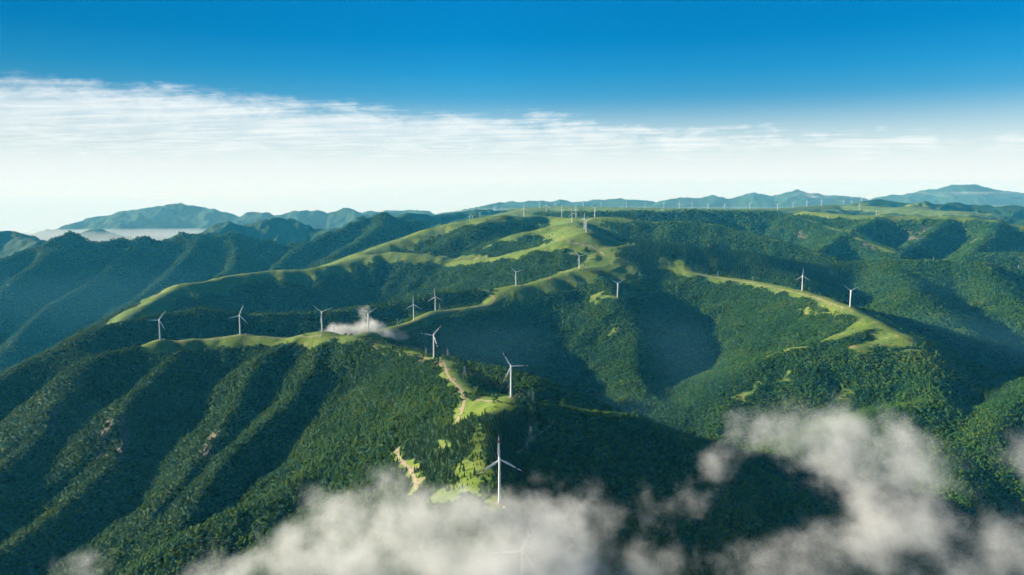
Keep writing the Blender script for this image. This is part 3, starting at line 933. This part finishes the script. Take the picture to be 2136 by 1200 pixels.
def turbine(i, u, v, Y, ph):
    p = at(u, v, Y)
    x, y = p[0], Y
    z = float(hz([x], [y])[0]) + CAMZ - .2
    o = bpy.data.objects.new('wind_turbine', None)
    C.collection.objects.link(o)
    o.location = (x, y, z)
    yaw = R([-6, 4, 8, -10, 16, 12, 14, 10, -4, -8, 12, 10, 14, 6, 16][i] if i < 15 else float(rng.uniform(-14, 16)))
    # rotor faces the viewer's side: nacelle axis along the line of sight plus a small yaw
    o.rotation_euler = (0, 0, math.atan2(-x, y) * .6 + yaw)
    lab = TURB_LABELS[i] if i < len(TURB_LABELS) else FAR_LABEL.get(i)
    if lab is None:
        lab = 'tiny white wind turbine in the row along the far plateau skyline'
        grp = 'wind turbines in a row along the far plateau skyline'
    else:
        grp = 'wind turbines along the ridges'
    prop(o, lab, 'wind turbine', grp)
    link('tower', me_tower, o)
    link('nacelle', me_nac, o)
    h = link('rotor_hub', me_hub, o)
    h.location = (0, 0, HUB)
    if i < 22:
        link('plinth', me_plinth, o)
        link('tower_door', me_door, o)
        link('wind_mast', me_mast, o)
    for k in range(3):
        bl = link('blade', me_blade, o)
        a = R(ph + 120 * k)
        bl.matrix_local = Matrix.Translation((0, -3.4, HUB)) @ Matrix.Rotation(a, 4, 'Y') @ Matrix.Rotation(R(4), 4, 'X')
        if i < 4:
            for mb in me_bands:
                link('red_band', mb, bl)
    return o


for i, tb in enumerate(TURBINES):
    turbine(i, *tb)

# ------------------------------------------------------------------ cabins at the turbine feet
b = MB()
b.box((0, 0, 1.25), (1.7, 1.25, 1.25))
me_cab = b.mesh('cabin_body', m_white, False)
b = MB()
b.box((0, 0, 2.58), (1.9, 1.45, .08))
me_cabr = b.mesh('cabin_roof', m_grey, False)
b = MB()
b.box((.4, -1.29, 1.0), (.45, .04, .95))
me_cabd = b.mesh('cabin_door', m_grey, False)
CABINS = [(1083, 838, 1610, 'white transformer cabin beside the turbine on the bright knoll'), (919, 750, 2165, 'white transformer cabin beside the turbine at the top of the dirt road'),
          (684, 697, 2575, 'white transformer cabin right of the crest turbine near the small cloud'), (512, 696, 2640, 'white transformer cabin beside the mid crest turbine'),
          (342, 710, 2565, 'white transformer cabin beside the leftmost turbine'), (1082, 602, 3715, 'white transformer cabin by the turbine above the road bend'),
          (1215, 560, 3990, 'white transformer cabin by the turbine below the conifer wood'), (1297, 621, 3575, 'white transformer cabin in the small clearing above the spur'),
          (1664, 606, 3490, 'white transformer cabin left of the upper turbine on the right spur'), (1757, 641, 3090, 'white transformer cabin left of the rightmost near turbine'),
          (915, 645, 3380, 'white transformer cabin on the bench track beside its turbine'), (1052, 1066, 1085, 'white transformer cabin in the mist by the foreground turbine')]
for (u, v, Y, lab) in CABINS:
    p = at(u, v, Y)
    o = bpy.data.objects.new('transformer_cabin', None)
    C.collection.objects.link(o)
    o.location = (p[0], Y, float(hz([p[0]], [Y])[0]) + CAMZ - .1)
    o.rotation_euler = (0, 0, float(rng.uniform(-.6, .6)))
    prop(o, lab, 'cabin', 'transformer cabins at the turbine feet')
    link('cabin_body', me_cab, o)
    link('cabin_roof', me_cabr, o)
    link('cabin_door', me_cabd, o)

# ------------------------------------------------------------------ pylons and their lines
m_steel = simple_mat('galvanised_steel', (.36, .38, .39), .5, .12, .6, .3)
m_cable = simple_mat('cable', (.12, .12, .12), .6, .1, .5)
PH = 27.0


def pyl_w(z):
    return 2.6 * (1 - z / PH) + .45


b = MB()
for sx in (-1, 1):
    for sy in (-1, 1):
        b.tube([(sx * pyl_w(z), sy * pyl_w(z), z) for z in (0, PH * .5, PH)], .16, 5)
me_legs = b.mesh('legs', m_steel, False)
b = MB()
lev = [0, 5, 9.5, 13.5, 17, 20, 22.5, 25, PH]
for z0, z1 in zip(lev[:-1], lev[1:]):
    a, c_ = pyl_w(z0), pyl_w(z1)
    for s_ in (-1, 1):
        b.tube([(-a, s_ * a, z0), (c_, s_ * c_, z1)], .09, 4)
        b.tube([(a, s_ * a, z0), (-c_, s_ * c_, z1)], .09, 4)
        b.tube([(s_ * a, -a, z0), (s_ * c_, c_, z1)], .09, 4)
        b.tube([(s_ * a, a, z0), (s_ * c_, -c_, z1)], .09, 4)
me_brace = b.mesh('bracing', m_steel, False)
ARMS = [(18.5, 3.4), (22.5, 2.9), (25.8, 2.4)]
me_arms = []
for z, L in ARMS:
    b = MB()
    for s_ in (-1, 1):
        for sy in (-.4, .4):
            b.tube([(0, sy, z), (s_ * L, 0, z + .1)], .1, 4)
            b.tube([(0, sy, z + 1.2), (s_ * L, 0, z + .1)], .08, 4)
    me_arms.append(b.mesh('crossarm', m_steel, False))
b = MB()
for z, L in ARMS:
    for s_ in (-1, 1):
        b.tube([(s_ * L, 0, z + .1), (s_ * L, 0, z - .9)], .1, 6)
me_ins = b.mesh('insulators', m_grey)
PYL = [(697, 697, 2540, 'thin lattice pylon just right of the crest turbine, before the small cloud'), (889, 742, 2230, 'lattice pylon left of the turbine at the top of the dirt road'),
       (934, 751, 2140, 'lattice pylon at the head of the dirt road, right of its turbine'), (969, 786, 0, 'lattice pylon on the dark slope right of the dirt road'),
       (1112, 842, 1590, 'lattice pylon at the right edge of the bright knoll'), (1107, 918, 0, 'lattice pylon on the shaded slope below the knoll'),
       (1743, 553, 4390, 'lattice pylon on the dark ridge above the two spur turbines'), (1947, 544, 4290, 'tallest looking lattice pylon on the right hand ridge meadow'),
       (2124, 562, 4190, 'lattice pylon at the right edge on the ridge'), (1478, 518, 4370, 'lattice pylon on top of the conifer ridge right of the dome'),
       (1310, 512, 4330, 'lattice pylon on the left shoulder of the conifer dome'), (829, 667, 3000, 'lattice pylon left of the bench turbine, behind the small cloud'),
       (917, 645, 3360, 'lattice pylon on the bench beside the one blade up turbine'), (1147, 580, 3840, 'lattice pylon on the brow road below the hilltop turbine'),
       (1222, 561, 3990, 'lattice pylon right of the second hill turbine'), (1334, 577, 4000, 'lattice pylon in the dark hollow right of the small clearing'),
       (1497, 576, 3950, 'lattice pylon at the start of the right spur track'), (1570, 588, 3800, 'lattice pylon at the end of the right spur track')]
PTOP = []
for (u, v, Y, lab) in PYL:
    p = hit(u, v) if Y == 0 else at(u, v, Y)
    Y = p[1]
    o = bpy.data.objects.new('lattice_pylon', None)
    C.collection.objects.link(o)
    z = float(hz([p[0]], [Y])[0]) + CAMZ - .2
    o.location = (p[0], Y, z)
    o.rotation_euler = (0, 0, R(20))
    prop(o, lab, 'pylon', 'lattice pylons of the power line')
    link('legs', me_legs, o)
    link('bracing', me_brace, o)
    for ma in me_arms:
        link('crossarm', ma, o)
    link('insulators', me_ins, o)
    PTOP.append((p[0], Y, z))
for (i, j, lab) in [(0, 1, 'thin power line sagging across the dark hollow towards the turbine at the road head'), (1, 2, 'short power line between the two pylons beside the road head turbine'),
                    (2, 3, 'power line dropping from the road head onto the dark slope'), (3, 4, 'power line crossing behind the knoll turbine'),
                    (4, 5, 'power line running down the shaded slope below the knoll')]:
    a, c_ = np.array(PTOP[i]), np.array(PTOP[j])
    L = np.linalg.norm(c_ - a)
    b = MB()
    for z, arm in ARMS:
        for s_ in (-1, 1):
            o_ = np.array((s_ * arm * math.cos(R(20)), s_ * arm * math.sin(R(20)), z - .9))
            tt = np.linspace(0, 1, 24)[:, None]
            pts = (a + o_) * (1 - tt) + (c_ + o_) * tt
            pts[:, 2] -= 4 * L * .03 * tt[:, 0] * (1 - tt[:, 0])
            b.tube(pts, .02, 4)
    prop(link('power_line', b.mesh('power_line', m_cable)), lab, 'power line', 'power line spans')
print('built', round(time.time() - T0, 1))

# ------------------------------------------------------------------ trees
def leaf_mat(name, stops, scale):
    m, t, out = new_mat(name)
    oi = t.n('ShaderNodeObjectInfo')
    geo = t.n('ShaderNodeNewGeometry')
    nz = t.noise(geo.outputs['Position'], scale, 3.0, .6)
    patch = t.noise(oi.outputs['Location'], .006, 4.0, .6)
    f = t.m('ADD', t.m('MULTIPLY', oi.outputs['Random'], .38), t.m('MULTIPLY', nz, .25))
    f = t.m('ADD', f, t.m('MULTIPLY', t.m('SUBTRACT', patch, .5), 1.0))
    f = t.m('ADD', f, .19)
    c = t.ramp(f, stops)
    b_ = t.n('ShaderNodeBsdfPrincipled')
    t.put(b_.inputs['Base Color'], c)
    b_.inputs['Roughness'].default_value = .75
    b_.inputs['Specular IOR Level'].default_value = .2
    tr = t.n('ShaderNodeBsdfTranslucent')
    t.put(tr.inputs['Color'], t.mix(.5, c, (.10, .16, .02)))
    mx = t.n('ShaderNodeMixShader')
    mx.inputs[0].default_value = .22
    t.put(mx.inputs[1], b_.outputs[0])
    t.put(mx.inputs[2], tr.outputs[0])
    t.put(out.inputs['Surface'], mx.outputs[0])
    return m


m_leaf = leaf_mat('broadleaf_foliage', [(.2, (.016, .066, .010)), (.42, (.034, .118, .011)), (.6, (.068, .160, .012)), (.8, (.135, .205, .018))], .9)
m_needle = leaf_mat('conifer_foliage', [(.2, (.016, .062, .013)), (.5, (.038, .108, .015)), (.8, (.078, .146, .018))], .9)
m_bark = simple_mat('bark', (.09, .065, .045), .9, .3, 1.5)
import bmesh


def ico(sub):
    bm = bmesh.new()
    bmesh.ops.create_icosphere(bm, subdivisions=sub, radius=1)
    v = np.array([x.co for x in bm.verts])
    f = np.array([[y.index for y in x.verts] for x in bm.faces])
    bm.free()
    return v, f


I1, I2 = ico(1), ico(2)


def broad_crown(seed, clumps, n_leaf):
    r_ = np.random.default_rng(seed)
    b = MB()
    hgt, rad = r_.uniform(8.5, 10.5), r_.uniform(3.4, 4.3)
    for c_ in range(clumps):
        a, q = r_.uniform(0, 6.28), r_.uniform(.25, .75)
        zc_ = r_.uniform(.30, .82)
        w_ = math.sin(math.pi * min(1, zc_ * .95 + .08)) ** .6
        ctr = np.array((math.cos(a) * rad * q * w_, math.sin(a) * rad * q * w_, hgt * zc_))
        s_ = rad * r_.uniform(.34, .55)
        v, f = I1
        v = v * (1 + r_.uniform(-.32, .32, (len(v), 1))) * np.array((s_, s_, s_ * .8)) + ctr
        b.add(v, T=f)
    for _ in range(n_leaf):                          # loose leaf sprays outside the clumps
        d = r_.normal(size=3)
        d /= np.linalg.norm(d)
        d[2] = abs(d[2]) * 1.0 - .25
        ctr = np.array((0, 0, hgt * .55)) + d * np.array((rad, rad, hgt * .45)) * r_.uniform(.8, 1.08)
        t1, t2 = r_.normal(size=3) * .7, r_.normal(size=3) * .7
        b.add([ctr, ctr + t1, ctr + t1 * .6 + t2], T=[(0, 1, 2)])
    return b.mesh('crown', m_leaf, False)


def conifer_crown(seed, tiers=8, n=11):
    r_ = np.random.default_rng(seed)
    b = MB()
    hgt, rad = r_.uniform(10.5, 13), r_.uniform(2.3, 2.9)
    for k in range(tiers):
        f = k / tiers
        z = hgt * (.10 + .84 * f)
        rr = rad * (1 - f) ** .85 + .25
        v = [(0, 0, z + hgt * .17)]
        for j in range(n * 2):
            a = math.pi * j / n + r_.uniform(-.12, .12) + k
            q = rr * (r_.uniform(.85, 1.15) if j % 2 == 0 else r_.uniform(.45, .62))
            v.append((math.cos(a) * q, math.sin(a) * q, z - (rr * .28 if j % 2 == 0 else 0) + r_.uniform(-.15, .15)))
        b.add(v, T=[(0, 1 + j, 1 + (j + 1) % (n * 2)) for j in range(n * 2)])
    return b.mesh('crown', m_needle, False)


def trunk(hgt, r0, limbs, seed):
    r_ = np.random.default_rng(seed)
    b = MB()
    b.tube([(0, 0, -.6), (.05, 0, hgt * .4), (0, .05, hgt * .9)], [r0, r0 * .7, r0 * .2], 7)
    for _ in range(limbs):
        z = hgt * r_.uniform(.3, .6)
        a = r_.uniform(0, 6.28)
        e = np.array((math.cos(a) * 2.2, math.sin(a) * 2.2, z + 2.2))
        b.tube([(0, 0, z), e * (.5, .5, 1) + (0, 0, -.9), e], [r0 * .45, r0 * .3, r0 * .12], 5)
    return b.mesh('trunk', m_bark)


BROAD = [broad_crown(k, 9, 60) for k in range(4)]
CONIF = [conifer_crown(20 + k) for k in range(3)]
TRK = [trunk(7, .22, 5, 1), trunk(11, .2, 0, 2)]

# planting: jittered squares, wider apart where they are too far off to part
VS = np.maximum.accumulate(HZ / gr, axis=0)                # tangent of the skyline below each point
HIDE = (VS - HZ / gr) * gr                                  # metres a point lies below the line of sight
CONE = np.zeros_like(GRASS)
for mp in ([(1255, 560), (1262, 535), (1300, 509), (1340, 505), (1450, 513), (1700, 549), (1800, 549), (1790, 558), (1680, 590), (1560, 578), (1460, 565), (1400, 585), (1330, 580)],
           [(1000, 872), (1060, 862), (1100, 866), (1130, 880), (1120, 920), (1080, 1000), (1025, 1010), (1012, 930)],
           [(880, 900), (990, 872), (1008, 890), (1012, 1010), (960, 1050), (880, 1060), (815, 1010), (830, 940)]):
    CONE = np.maximum(CONE, in_poly(QX, QY, ground(mp)).astype(float))
ROWS = in_poly(GX, GY, ground([(1003, 874), (1060, 864), (1100, 868), (1128, 882), (1120, 920), (1080, 1000), (1022, 1010), (1012, 930)])).astype(float)
PT = []
bands = [(900, 2300, 7.0), (2300, 3300, 7.7), (3300, 4400, 9.2), (4400, 5400, 11.0), (5400, 6600, 13.0), (6600, TREE_FAR, 16.5)]
for (y0, y1, sp_) in bands:
    xm = y1 * .74
    ny, nx = int((y1 - y0) / sp_), int(2 * xm / sp_)
    jx, jy = np.meshgrid(np.arange(nx), np.arange(ny))
    x = -xm + (jx + .5 * (jy % 2) + rng.uniform(-.42, .42, jx.shape)) * sp_
    y = y0 + (jy + rng.uniform(-.42, .42, jx.shape)) * sp_
    x, y = x.ravel(), y.ravel()
    ok = np.abs(x) < .70 * y + 60
    x, y = x[ok], y[ok]
    g_ = grid_at(GRASS, x, y) + grid_at(DIRT, x, y) * .5
    rk = grid_at(ROCK, x, y)
    hd = grid_at(HIDE, x, y)
    spz = grid_at(SPARSE, x, y)
    u_ = rng.uniform(size=len(x))
    cl_ = fbm(x, y, 26, 2, .6, 101)
    keep = (g_ + .22 * cl_ + .5 * (u_ - .5) < .5) & (cl_ < .95) & (rk < .5 * u_) & (hd < 18 + .006 * y)
    keep |= (spz > .5) & (cl_ > .02) & (g_ < 1.3)
    keep |= (g_ >= .5) & (g_ < 1.2) & (u_ < .012 + .10 * (cl_ > .6)) & (hd < 18)       # a few bushes on the meadows
    rw = grid_at(ROWS, x, y) > .5
    keep &= ~rw
    x, y = x[keep], y[keep]
    con = grid_at(CONE, x, y) > .5
    mixed = fbm(x, y, 320, 3, .5, 111) + rng.uniform(-.3, .3, len(x)) > .75
    con |= mixed
    s_ = sp_ / 7.5 * np.clip(rng.lognormal(-.06, .27, len(x)), .45, 1.65)
    s_ = np.where((grid_at(GRASS, x, y) > .6) & (grid_at(SPARSE, x, y) < .5), s_ * .45, s_)
    s_ = np.where(grid_at(SPARSE, x, y) > .5, s_ * .85, s_)
    s_ = np.where(con & (y < 2000), s_ * .82, s_)
    PT.append(np.c_[x, y, con, s_])
# planted conifer rows on the shaded side of the knoll
gxy = ground([(1003, 874), (1060, 864), (1100, 868), (1128, 882), (1120, 920), (1080, 1000), (1022, 1010), (1012, 930)])
a_ = R(8)
ui, vi = np.meshgrid(np.arange(-160, 160) * 5.6, np.arange(-300, 300) * 4.2)
x = gxy[:, 0].mean() + ui * math.cos(a_) - vi * math.sin(a_)
y = gxy[:, 1].mean() + ui * math.sin(a_) + vi * math.cos(a_)
x = (x + rng.uniform(-.5, .5, x.shape)).ravel()
y = (y + rng.uniform(-.5, .5, y.shape)).ravel()
k_ = in_poly(x, y, gxy) & (grid_at(GRASS, x, np.maximum(y, 500)) < .5) & (rng.uniform(size=x.shape) < .93)
PT.append(np.c_[x[k_], y[k_], np.ones(k_.sum()), rng.uniform(.5, .72, k_.sum())])
PT = np.vstack(PT)
tz = hz(PT[:, 0], PT[:, 1])
print('trees', len(PT), round(time.time() - T0, 1))

# the three hundred nearest trees in the frame, clear of the mist, stand as objects of their own
depth = PT[:, 1] * cp - tz * sp
up_ = PT[:, 1] * sp + tz * cp
pu, pv_ = 1068 + F_PX * PT[:, 0] / depth, 600 - F_PX * up_ / depth
vis = (pu > 5) & (pu < 2131) & (pv_ < 1190) & (pv_ > 500) & (grid_at(HIDE, PT[:, 0], PT[:, 1]) < 2)
zone_a = vis & in_poly(pu, pv_, [(815, 930), (990, 875), (1012, 890), (1012, 1000), (960, 1020), (880, 1030)])
zone_b = vis & in_poly(pu, pv_, [(0, 1020), (300, 1090), (420, 1060), (400, 1110), (250, 1190), (0, 1190)])
score = np.where(zone_a, depth / PT[:, 3], 1e9)
ia = np.argsort(score)[:190]
score = np.where(zone_b, depth / PT[:, 3], 1e9)
ib = np.argsort(score)[:110]
solo = np.zeros(len(PT), bool)
for ii, grp in ((ia, 0), (ib, 1)):
    for i in ii:
        con = PT[i, 2] > .5
        s_ = PT[i, 3]
        o = bpy.data.objects.new('conifer_tree' if con else 'broadleaf_tree', None)
        C.collection.objects.link(o)
        o.location = (PT[i, 0], PT[i, 1], tz[i] + CAMZ - .3)
        o.rotation_euler = (0, 0, float(rng.uniform(0, 6.28)))
        o.scale = (s_, s_, s_ * float(rng.uniform(.9, 1.15)))
        if grp == 0:
            prop(o, 'dark green conifer in the open wood between the dirt track and the planted rows' if con else 'round green tree in the open wood between the dirt track and the planted rows',
                 'tree', 'conifers in the open wood by the track' if con else 'round trees in the open wood by the track')
        else:
            prop(o, 'dark conifer in the steep forest at the bottom left' if con else 'round crowned tree in the steep forest at the bottom left',
                 'tree', 'conifers in the forest at the bottom left' if con else 'round trees in the forest at the bottom left')
        link('trunk', TRK[1 if con else 0], o)
        link('crown', CONIF[i % 3] if con else BROAD[i % 4], o)
        solo[i] = True
PT, tz = PT[~solo], tz[~solo]

# the rest of the forest: one object, its trees placed by geometry nodes
col = bpy.data.collections.new('forest_trees')
for k, me in enumerate(BROAD + CONIF):
    o = bpy.data.objects.new('forest_crown_%s' % 'abcdefg'[k], me)
    col.objects.link(o)
n = len(PT)
me = bpy.data.meshes.new('forest')
me.vertices.add(n)
me.vertices.foreach_set('co', np.c_[PT[:, 0], PT[:, 1], tz + CAMZ - .8].astype(np.float32).ravel())
kind = np.where(PT[:, 2] > .5, 4 + rng.integers(0, 3, n), rng.integers(0, 4, n)).astype(np.int32)
a_ = me.attributes.new('kind', 'INT', 'POINT')
a_.data.foreach_set('value', kind)
a_ = me.attributes.new('turn', 'FLOAT_VECTOR', 'POINT')
a_.data.foreach_set('vector', np.c_[rng.uniform(-.08, .08, n), rng.uniform(-.08, .08, n), rng.uniform(0, 6.28, n)].astype(np.float32).ravel())
a_ = me.attributes.new('size', 'FLOAT_VECTOR', 'POINT')
a_.data.foreach_set('vector', np.c_[PT[:, 3], PT[:, 3], PT[:, 3] * np.where(PT[:, 2] > .5, rng.uniform(.85, 1.1, n), rng.uniform(.62, .95, n))].astype(np.float32).ravel())
forest = link('forest', me)
prop(forest, 'dense green forest covering the hillsides', 'forest', kind='stuff')
ng = bpy.data.node_groups.new('plant_trees', 'GeometryNodeTree')
ng.interface.new_socket('Geometry', in_out='INPUT', socket_type='NodeSocketGeometry')
ng.interface.new_socket('Geometry', in_out='OUTPUT', socket_type='NodeSocketGeometry')
N = ng.nodes
gi, go = N.new('NodeGroupInput'), N.new('NodeGroupOutput')
iop = N.new('GeometryNodeInstanceOnPoints')
ci = N.new('GeometryNodeCollectionInfo')
ci.inputs['Collection'].default_value = col
ci.inputs['Separate Children'].default_value = True
ci.inputs['Reset Children'].default_value = True
iop.inputs['Pick Instance'].default_value = True


def named(nm, dt):
    nd = N.new('GeometryNodeInputNamedAttribute')
    nd.data_type = dt
    nd.inputs['Name'].default_value = nm
    return nd.outputs['Attribute']


L = ng.links
L.new(gi.outputs[0], iop.inputs['Points'])
L.new(ci.outputs[0], iop.inputs['Instance'])
L.new(named('kind', 'INT'), iop.inputs['Instance Index'])
L.new(named('turn', 'FLOAT_VECTOR'), iop.inputs['Rotation'])
L.new(named('size', 'FLOAT_VECTOR'), iop.inputs['Scale'])
L.new(iop.outputs[0], go.inputs[0])
mod = forest.modifiers.new('plant_trees', 'NODES')
mod.node_group = ng
print('forest', round(time.time() - T0, 1))

# ------------------------------------------------------------------ haze, fog bank, drifting mist
def vol_box(name, lo, hi, mat):
    b = MB()
    lo, hi = np.array(lo, float), np.array(hi, float)
    b.box((lo + hi) / 2, (hi - lo) / 2)
    return link(name, b.mesh(name, mat, False))


m_haze, t, out = new_mat('haze_air')
pv = t.n('ShaderNodeVolumePrincipled')
pv.inputs['Color'].default_value = (.06, .52, .92, 1)
pv.inputs['Absorption Color'].default_value = (1, 1, 1, 1)
pv.inputs['Density'].default_value = 0.000025
pv.inputs['Anisotropy'].default_value = 0.0
t.put(out.inputs['Volume'], pv.outputs[0])
zt = max(HZ.max() + 60, 40)
prop(vol_box('haze', (-22000, -1500, CAMZ + HZ.min() - 2), (22000, 26500, CAMZ + zt), m_haze), 'pale blue haze filling the air over the hills', 'haze', kind='stuff')
print('top of haze', zt, 'lowest', HZ.min())


def mist(label, blobs, density, nscale, thr, seed, step=0.25, flat=1.0, colr=(.96, .99, 1.0, 1), amp=3.2):
    """drifting cloud: soft puffs (u, v, Y, radius across, radius up, radius along) with torn edges"""
    Cs = [(np.array(at(*b_[:3])) + (0, 0, CAMZ), np.array((b_[3], b_[5], b_[4])), (b_[6] if len(b_) > 6 else 1.0)) for b_ in blobs]
    lo = np.min([c_ - r_ * 1.35 for c_, r_, _ in Cs], 0)
    hi = np.max([c_ + r_ * 1.35 for c_, r_, _ in Cs], 0)
    m, t, out = new_mat('mist')
    geo = t.n('ShaderNodeNewGeometry')
    P = t.v('ADD', geo.outputs['Position'], (seed * 731.0, seed * 377.0, 0.0))
    wn = t.n('ShaderNodeTexNoise')
    t.put(wn.inputs['Vector'], P)
    wn.inputs['Scale'].default_value = nscale * .45
    wn.inputs['Detail'].default_value = 3.0
    wv = t.v('MULTIPLY', t.v('SUBTRACT', wn.outputs['Color'], (.5, .5, .5)), (1.3 / nscale,) * 3)
    Pw = t.v('ADD', geo.outputs['Position'], wv)
    tot = None
    for c_, r_, wt in Cs:
        q = t.v('LENGTH', t.v('DIVIDE', t.v('SUBTRACT', Pw, tuple(c_)), tuple(r_)))
        f = t.rng(q, 1.25, 0.0, 0.0, wt, True)
        tot = f if tot is None else t.m('SUBTRACT', t.m('ADD', tot, f), t.m('MULTIPLY', tot, f))
    nz = t.noise(t.v('MULTIPLY', P, (1, 1, flat)), nscale, 5.0, .66)
    d = t.m('ADD', tot, t.m('MULTIPLY', t.m('SUBTRACT', nz, .5), amp))
    d = t.m('MULTIPLY', t.m('POWER', t.rng(d, thr, thr + 1.0), 1.5), t.rng(tot, 0.02, .3, 0, 1))
    pv = t.n('ShaderNodeVolumePrincipled')
    pv.inputs['Color'].default_value = colr
    pv.inputs['Anisotropy'].default_value = .05
    t.put(pv.inputs['Density'], t.m('MULTIPLY', d, density))
    t.put(out.inputs['Volume'], pv.outputs[0])
    m.cycles.volume_step_rate = step
    o = vol_box('mist', lo, hi, m)
    prop(o, label, 'mist', kind='stuff')
    return o




def bank(label, c, r_, dens, colr=(.86, .95, 1, 1)):
    """far lens of low cloud lying between the ranges"""
    v, f = ico(4)
    me = np_mesh('cloud_bank', v * np.array(r_) + np.array(c) + (0, 0, CAMZ), None, f, None)
    m, t, out = new_mat('cloud_bank')
    pv = t.n('ShaderNodeVolumePrincipled')
    pv.inputs['Color'].default_value = colr
    pv.inputs['Density'].default_value = dens
    t.put(out.inputs['Volume'], pv.outputs[0])
    me.materials.append(m)
    prop(link('cloud_bank', me), label, 'cloud bank', kind='stuff')


bank('long white cloud bank lying behind the plateau skyline', (7500, 17500, -390), (9500, 5000, 150), .00020)
bank('white mist pooled in the basin between the left ranges', (-5600, 11900, -640), (3800, 1800, 75), .00045)

bank('thin white haze lying between the two farthest left ranges', (-6500, 12300, -380), (7000, 1300, 330), .00007, (.40, .78, 1, 1))
bank('thin white haze in front of the farthest right mountains', (5500, 14300, -130), (10000, 1100, 390), .00011, (.45, .8, 1, 1))
mist('thin torn cloud band in front of the far right mountains',
     [(1690, 407, 13000, 900, 26, 500), (1850, 405, 13000, 900, 28, 500), (1990, 406, 13000, 900, 34, 500), (2120, 407, 13000, 900, 36, 500)], .0016, .0022, .30, 4, .12)
mist('white mist rolling over the foreground ridge at the bottom of the picture',
     [(620, 1180, 900, 140, 42, 100), (820, 1130, 930, 150, 60, 110), (980, 1110, 900, 120, 60, 90), (1150, 1090, 960, 115, 70, 90, .9), (1230, 1190, 900, 130, 45, 90, .9),
      (760, 1050, 1000, 100, 50, 80, .9), (460, 1220, 860, 80, 28, 70, .9), (900, 1210, 840, 200, 45, 60), (210, 1200, 900, 50, 26, 60, .7), (1090, 1200, 860, 130, 75, 70), (1080, 1215, 770, 150, 65, 60)], .027, .015, .36, 1, .2)
mist('swirl of pale mist hanging over the dark valley at lower right',
     [(1570, 890, 1250, 75, 55, 80, .8), (1680, 890, 1220, 100, 70, 90, .85), (1800, 910, 1180, 95, 75, 90, .9), (1880, 990, 1120, 85, 90, 90), (1850, 1080, 1060, 85, 75, 90),
      (1750, 1160, 1000, 125, 55, 90, .95), (1510, 960, 1250, 60, 55, 60, .75), (1990, 1140, 1000, 130, 60, 90, .9), (1400, 1060, 1080, 70, 40, 80, .68), (1380, 1180, 1000, 110, 40, 80, .72),
      (2150, 950, 1200, 60, 80, 80, .85), (1600, 1190, 980, 100, 36, 80, .75), (2110, 1190, 950, 100, 50, 80, .9), (1760, 970, 1160, 110, 50, 80, .7)], .017, .015, .34, 2, .2)
mist('small white cloud drifting across the grassy saddle behind the near crest',
     [(735, 690, 2780, 85, 40, 60), (775, 682, 2800, 70, 42, 60), (762, 652, 2850, 28, 36, 30), (700, 688, 2760, 70, 32, 50), (815, 698, 2760, 85, 26, 50)], .034, .024, .24, 3)
BLUE = (.22, .66, 1.0, 1)
mist('thin blue mist filling the deep valley before the left ranges',
     [(60, 640, 5700, 1000, 230, 800), (260, 620, 5500, 600, 200, 700), (-200, 650, 5400, 900, 230, 800)], .00005, .0016, -.3, 5, .25, 1.0, BLUE, .8)
mist('thin blue mist filling the valley right of the spur with two turbines',
     [(2010, 700, 3100, 420, 150, 420), (2150, 760, 2900, 420, 150, 420), (1900, 600, 3900, 350, 100, 250)], .00013, .003, -.2, 6, .25, 1.0, BLUE, 1.0)
mist('thin blue mist filling the hollows between the knoll and the middle spurs',
     [(1430, 720, 2850, 200, 130, 330), (1010, 730, 2650, 300, 100, 300), (1300, 880, 2250, 300, 100, 260), (1480, 800, 2600, 180, 120, 260)], .00012, .004, -.2, 7, .25, 1.0, BLUE, 1.0)
print('done', round(time.time() - T0, 1))
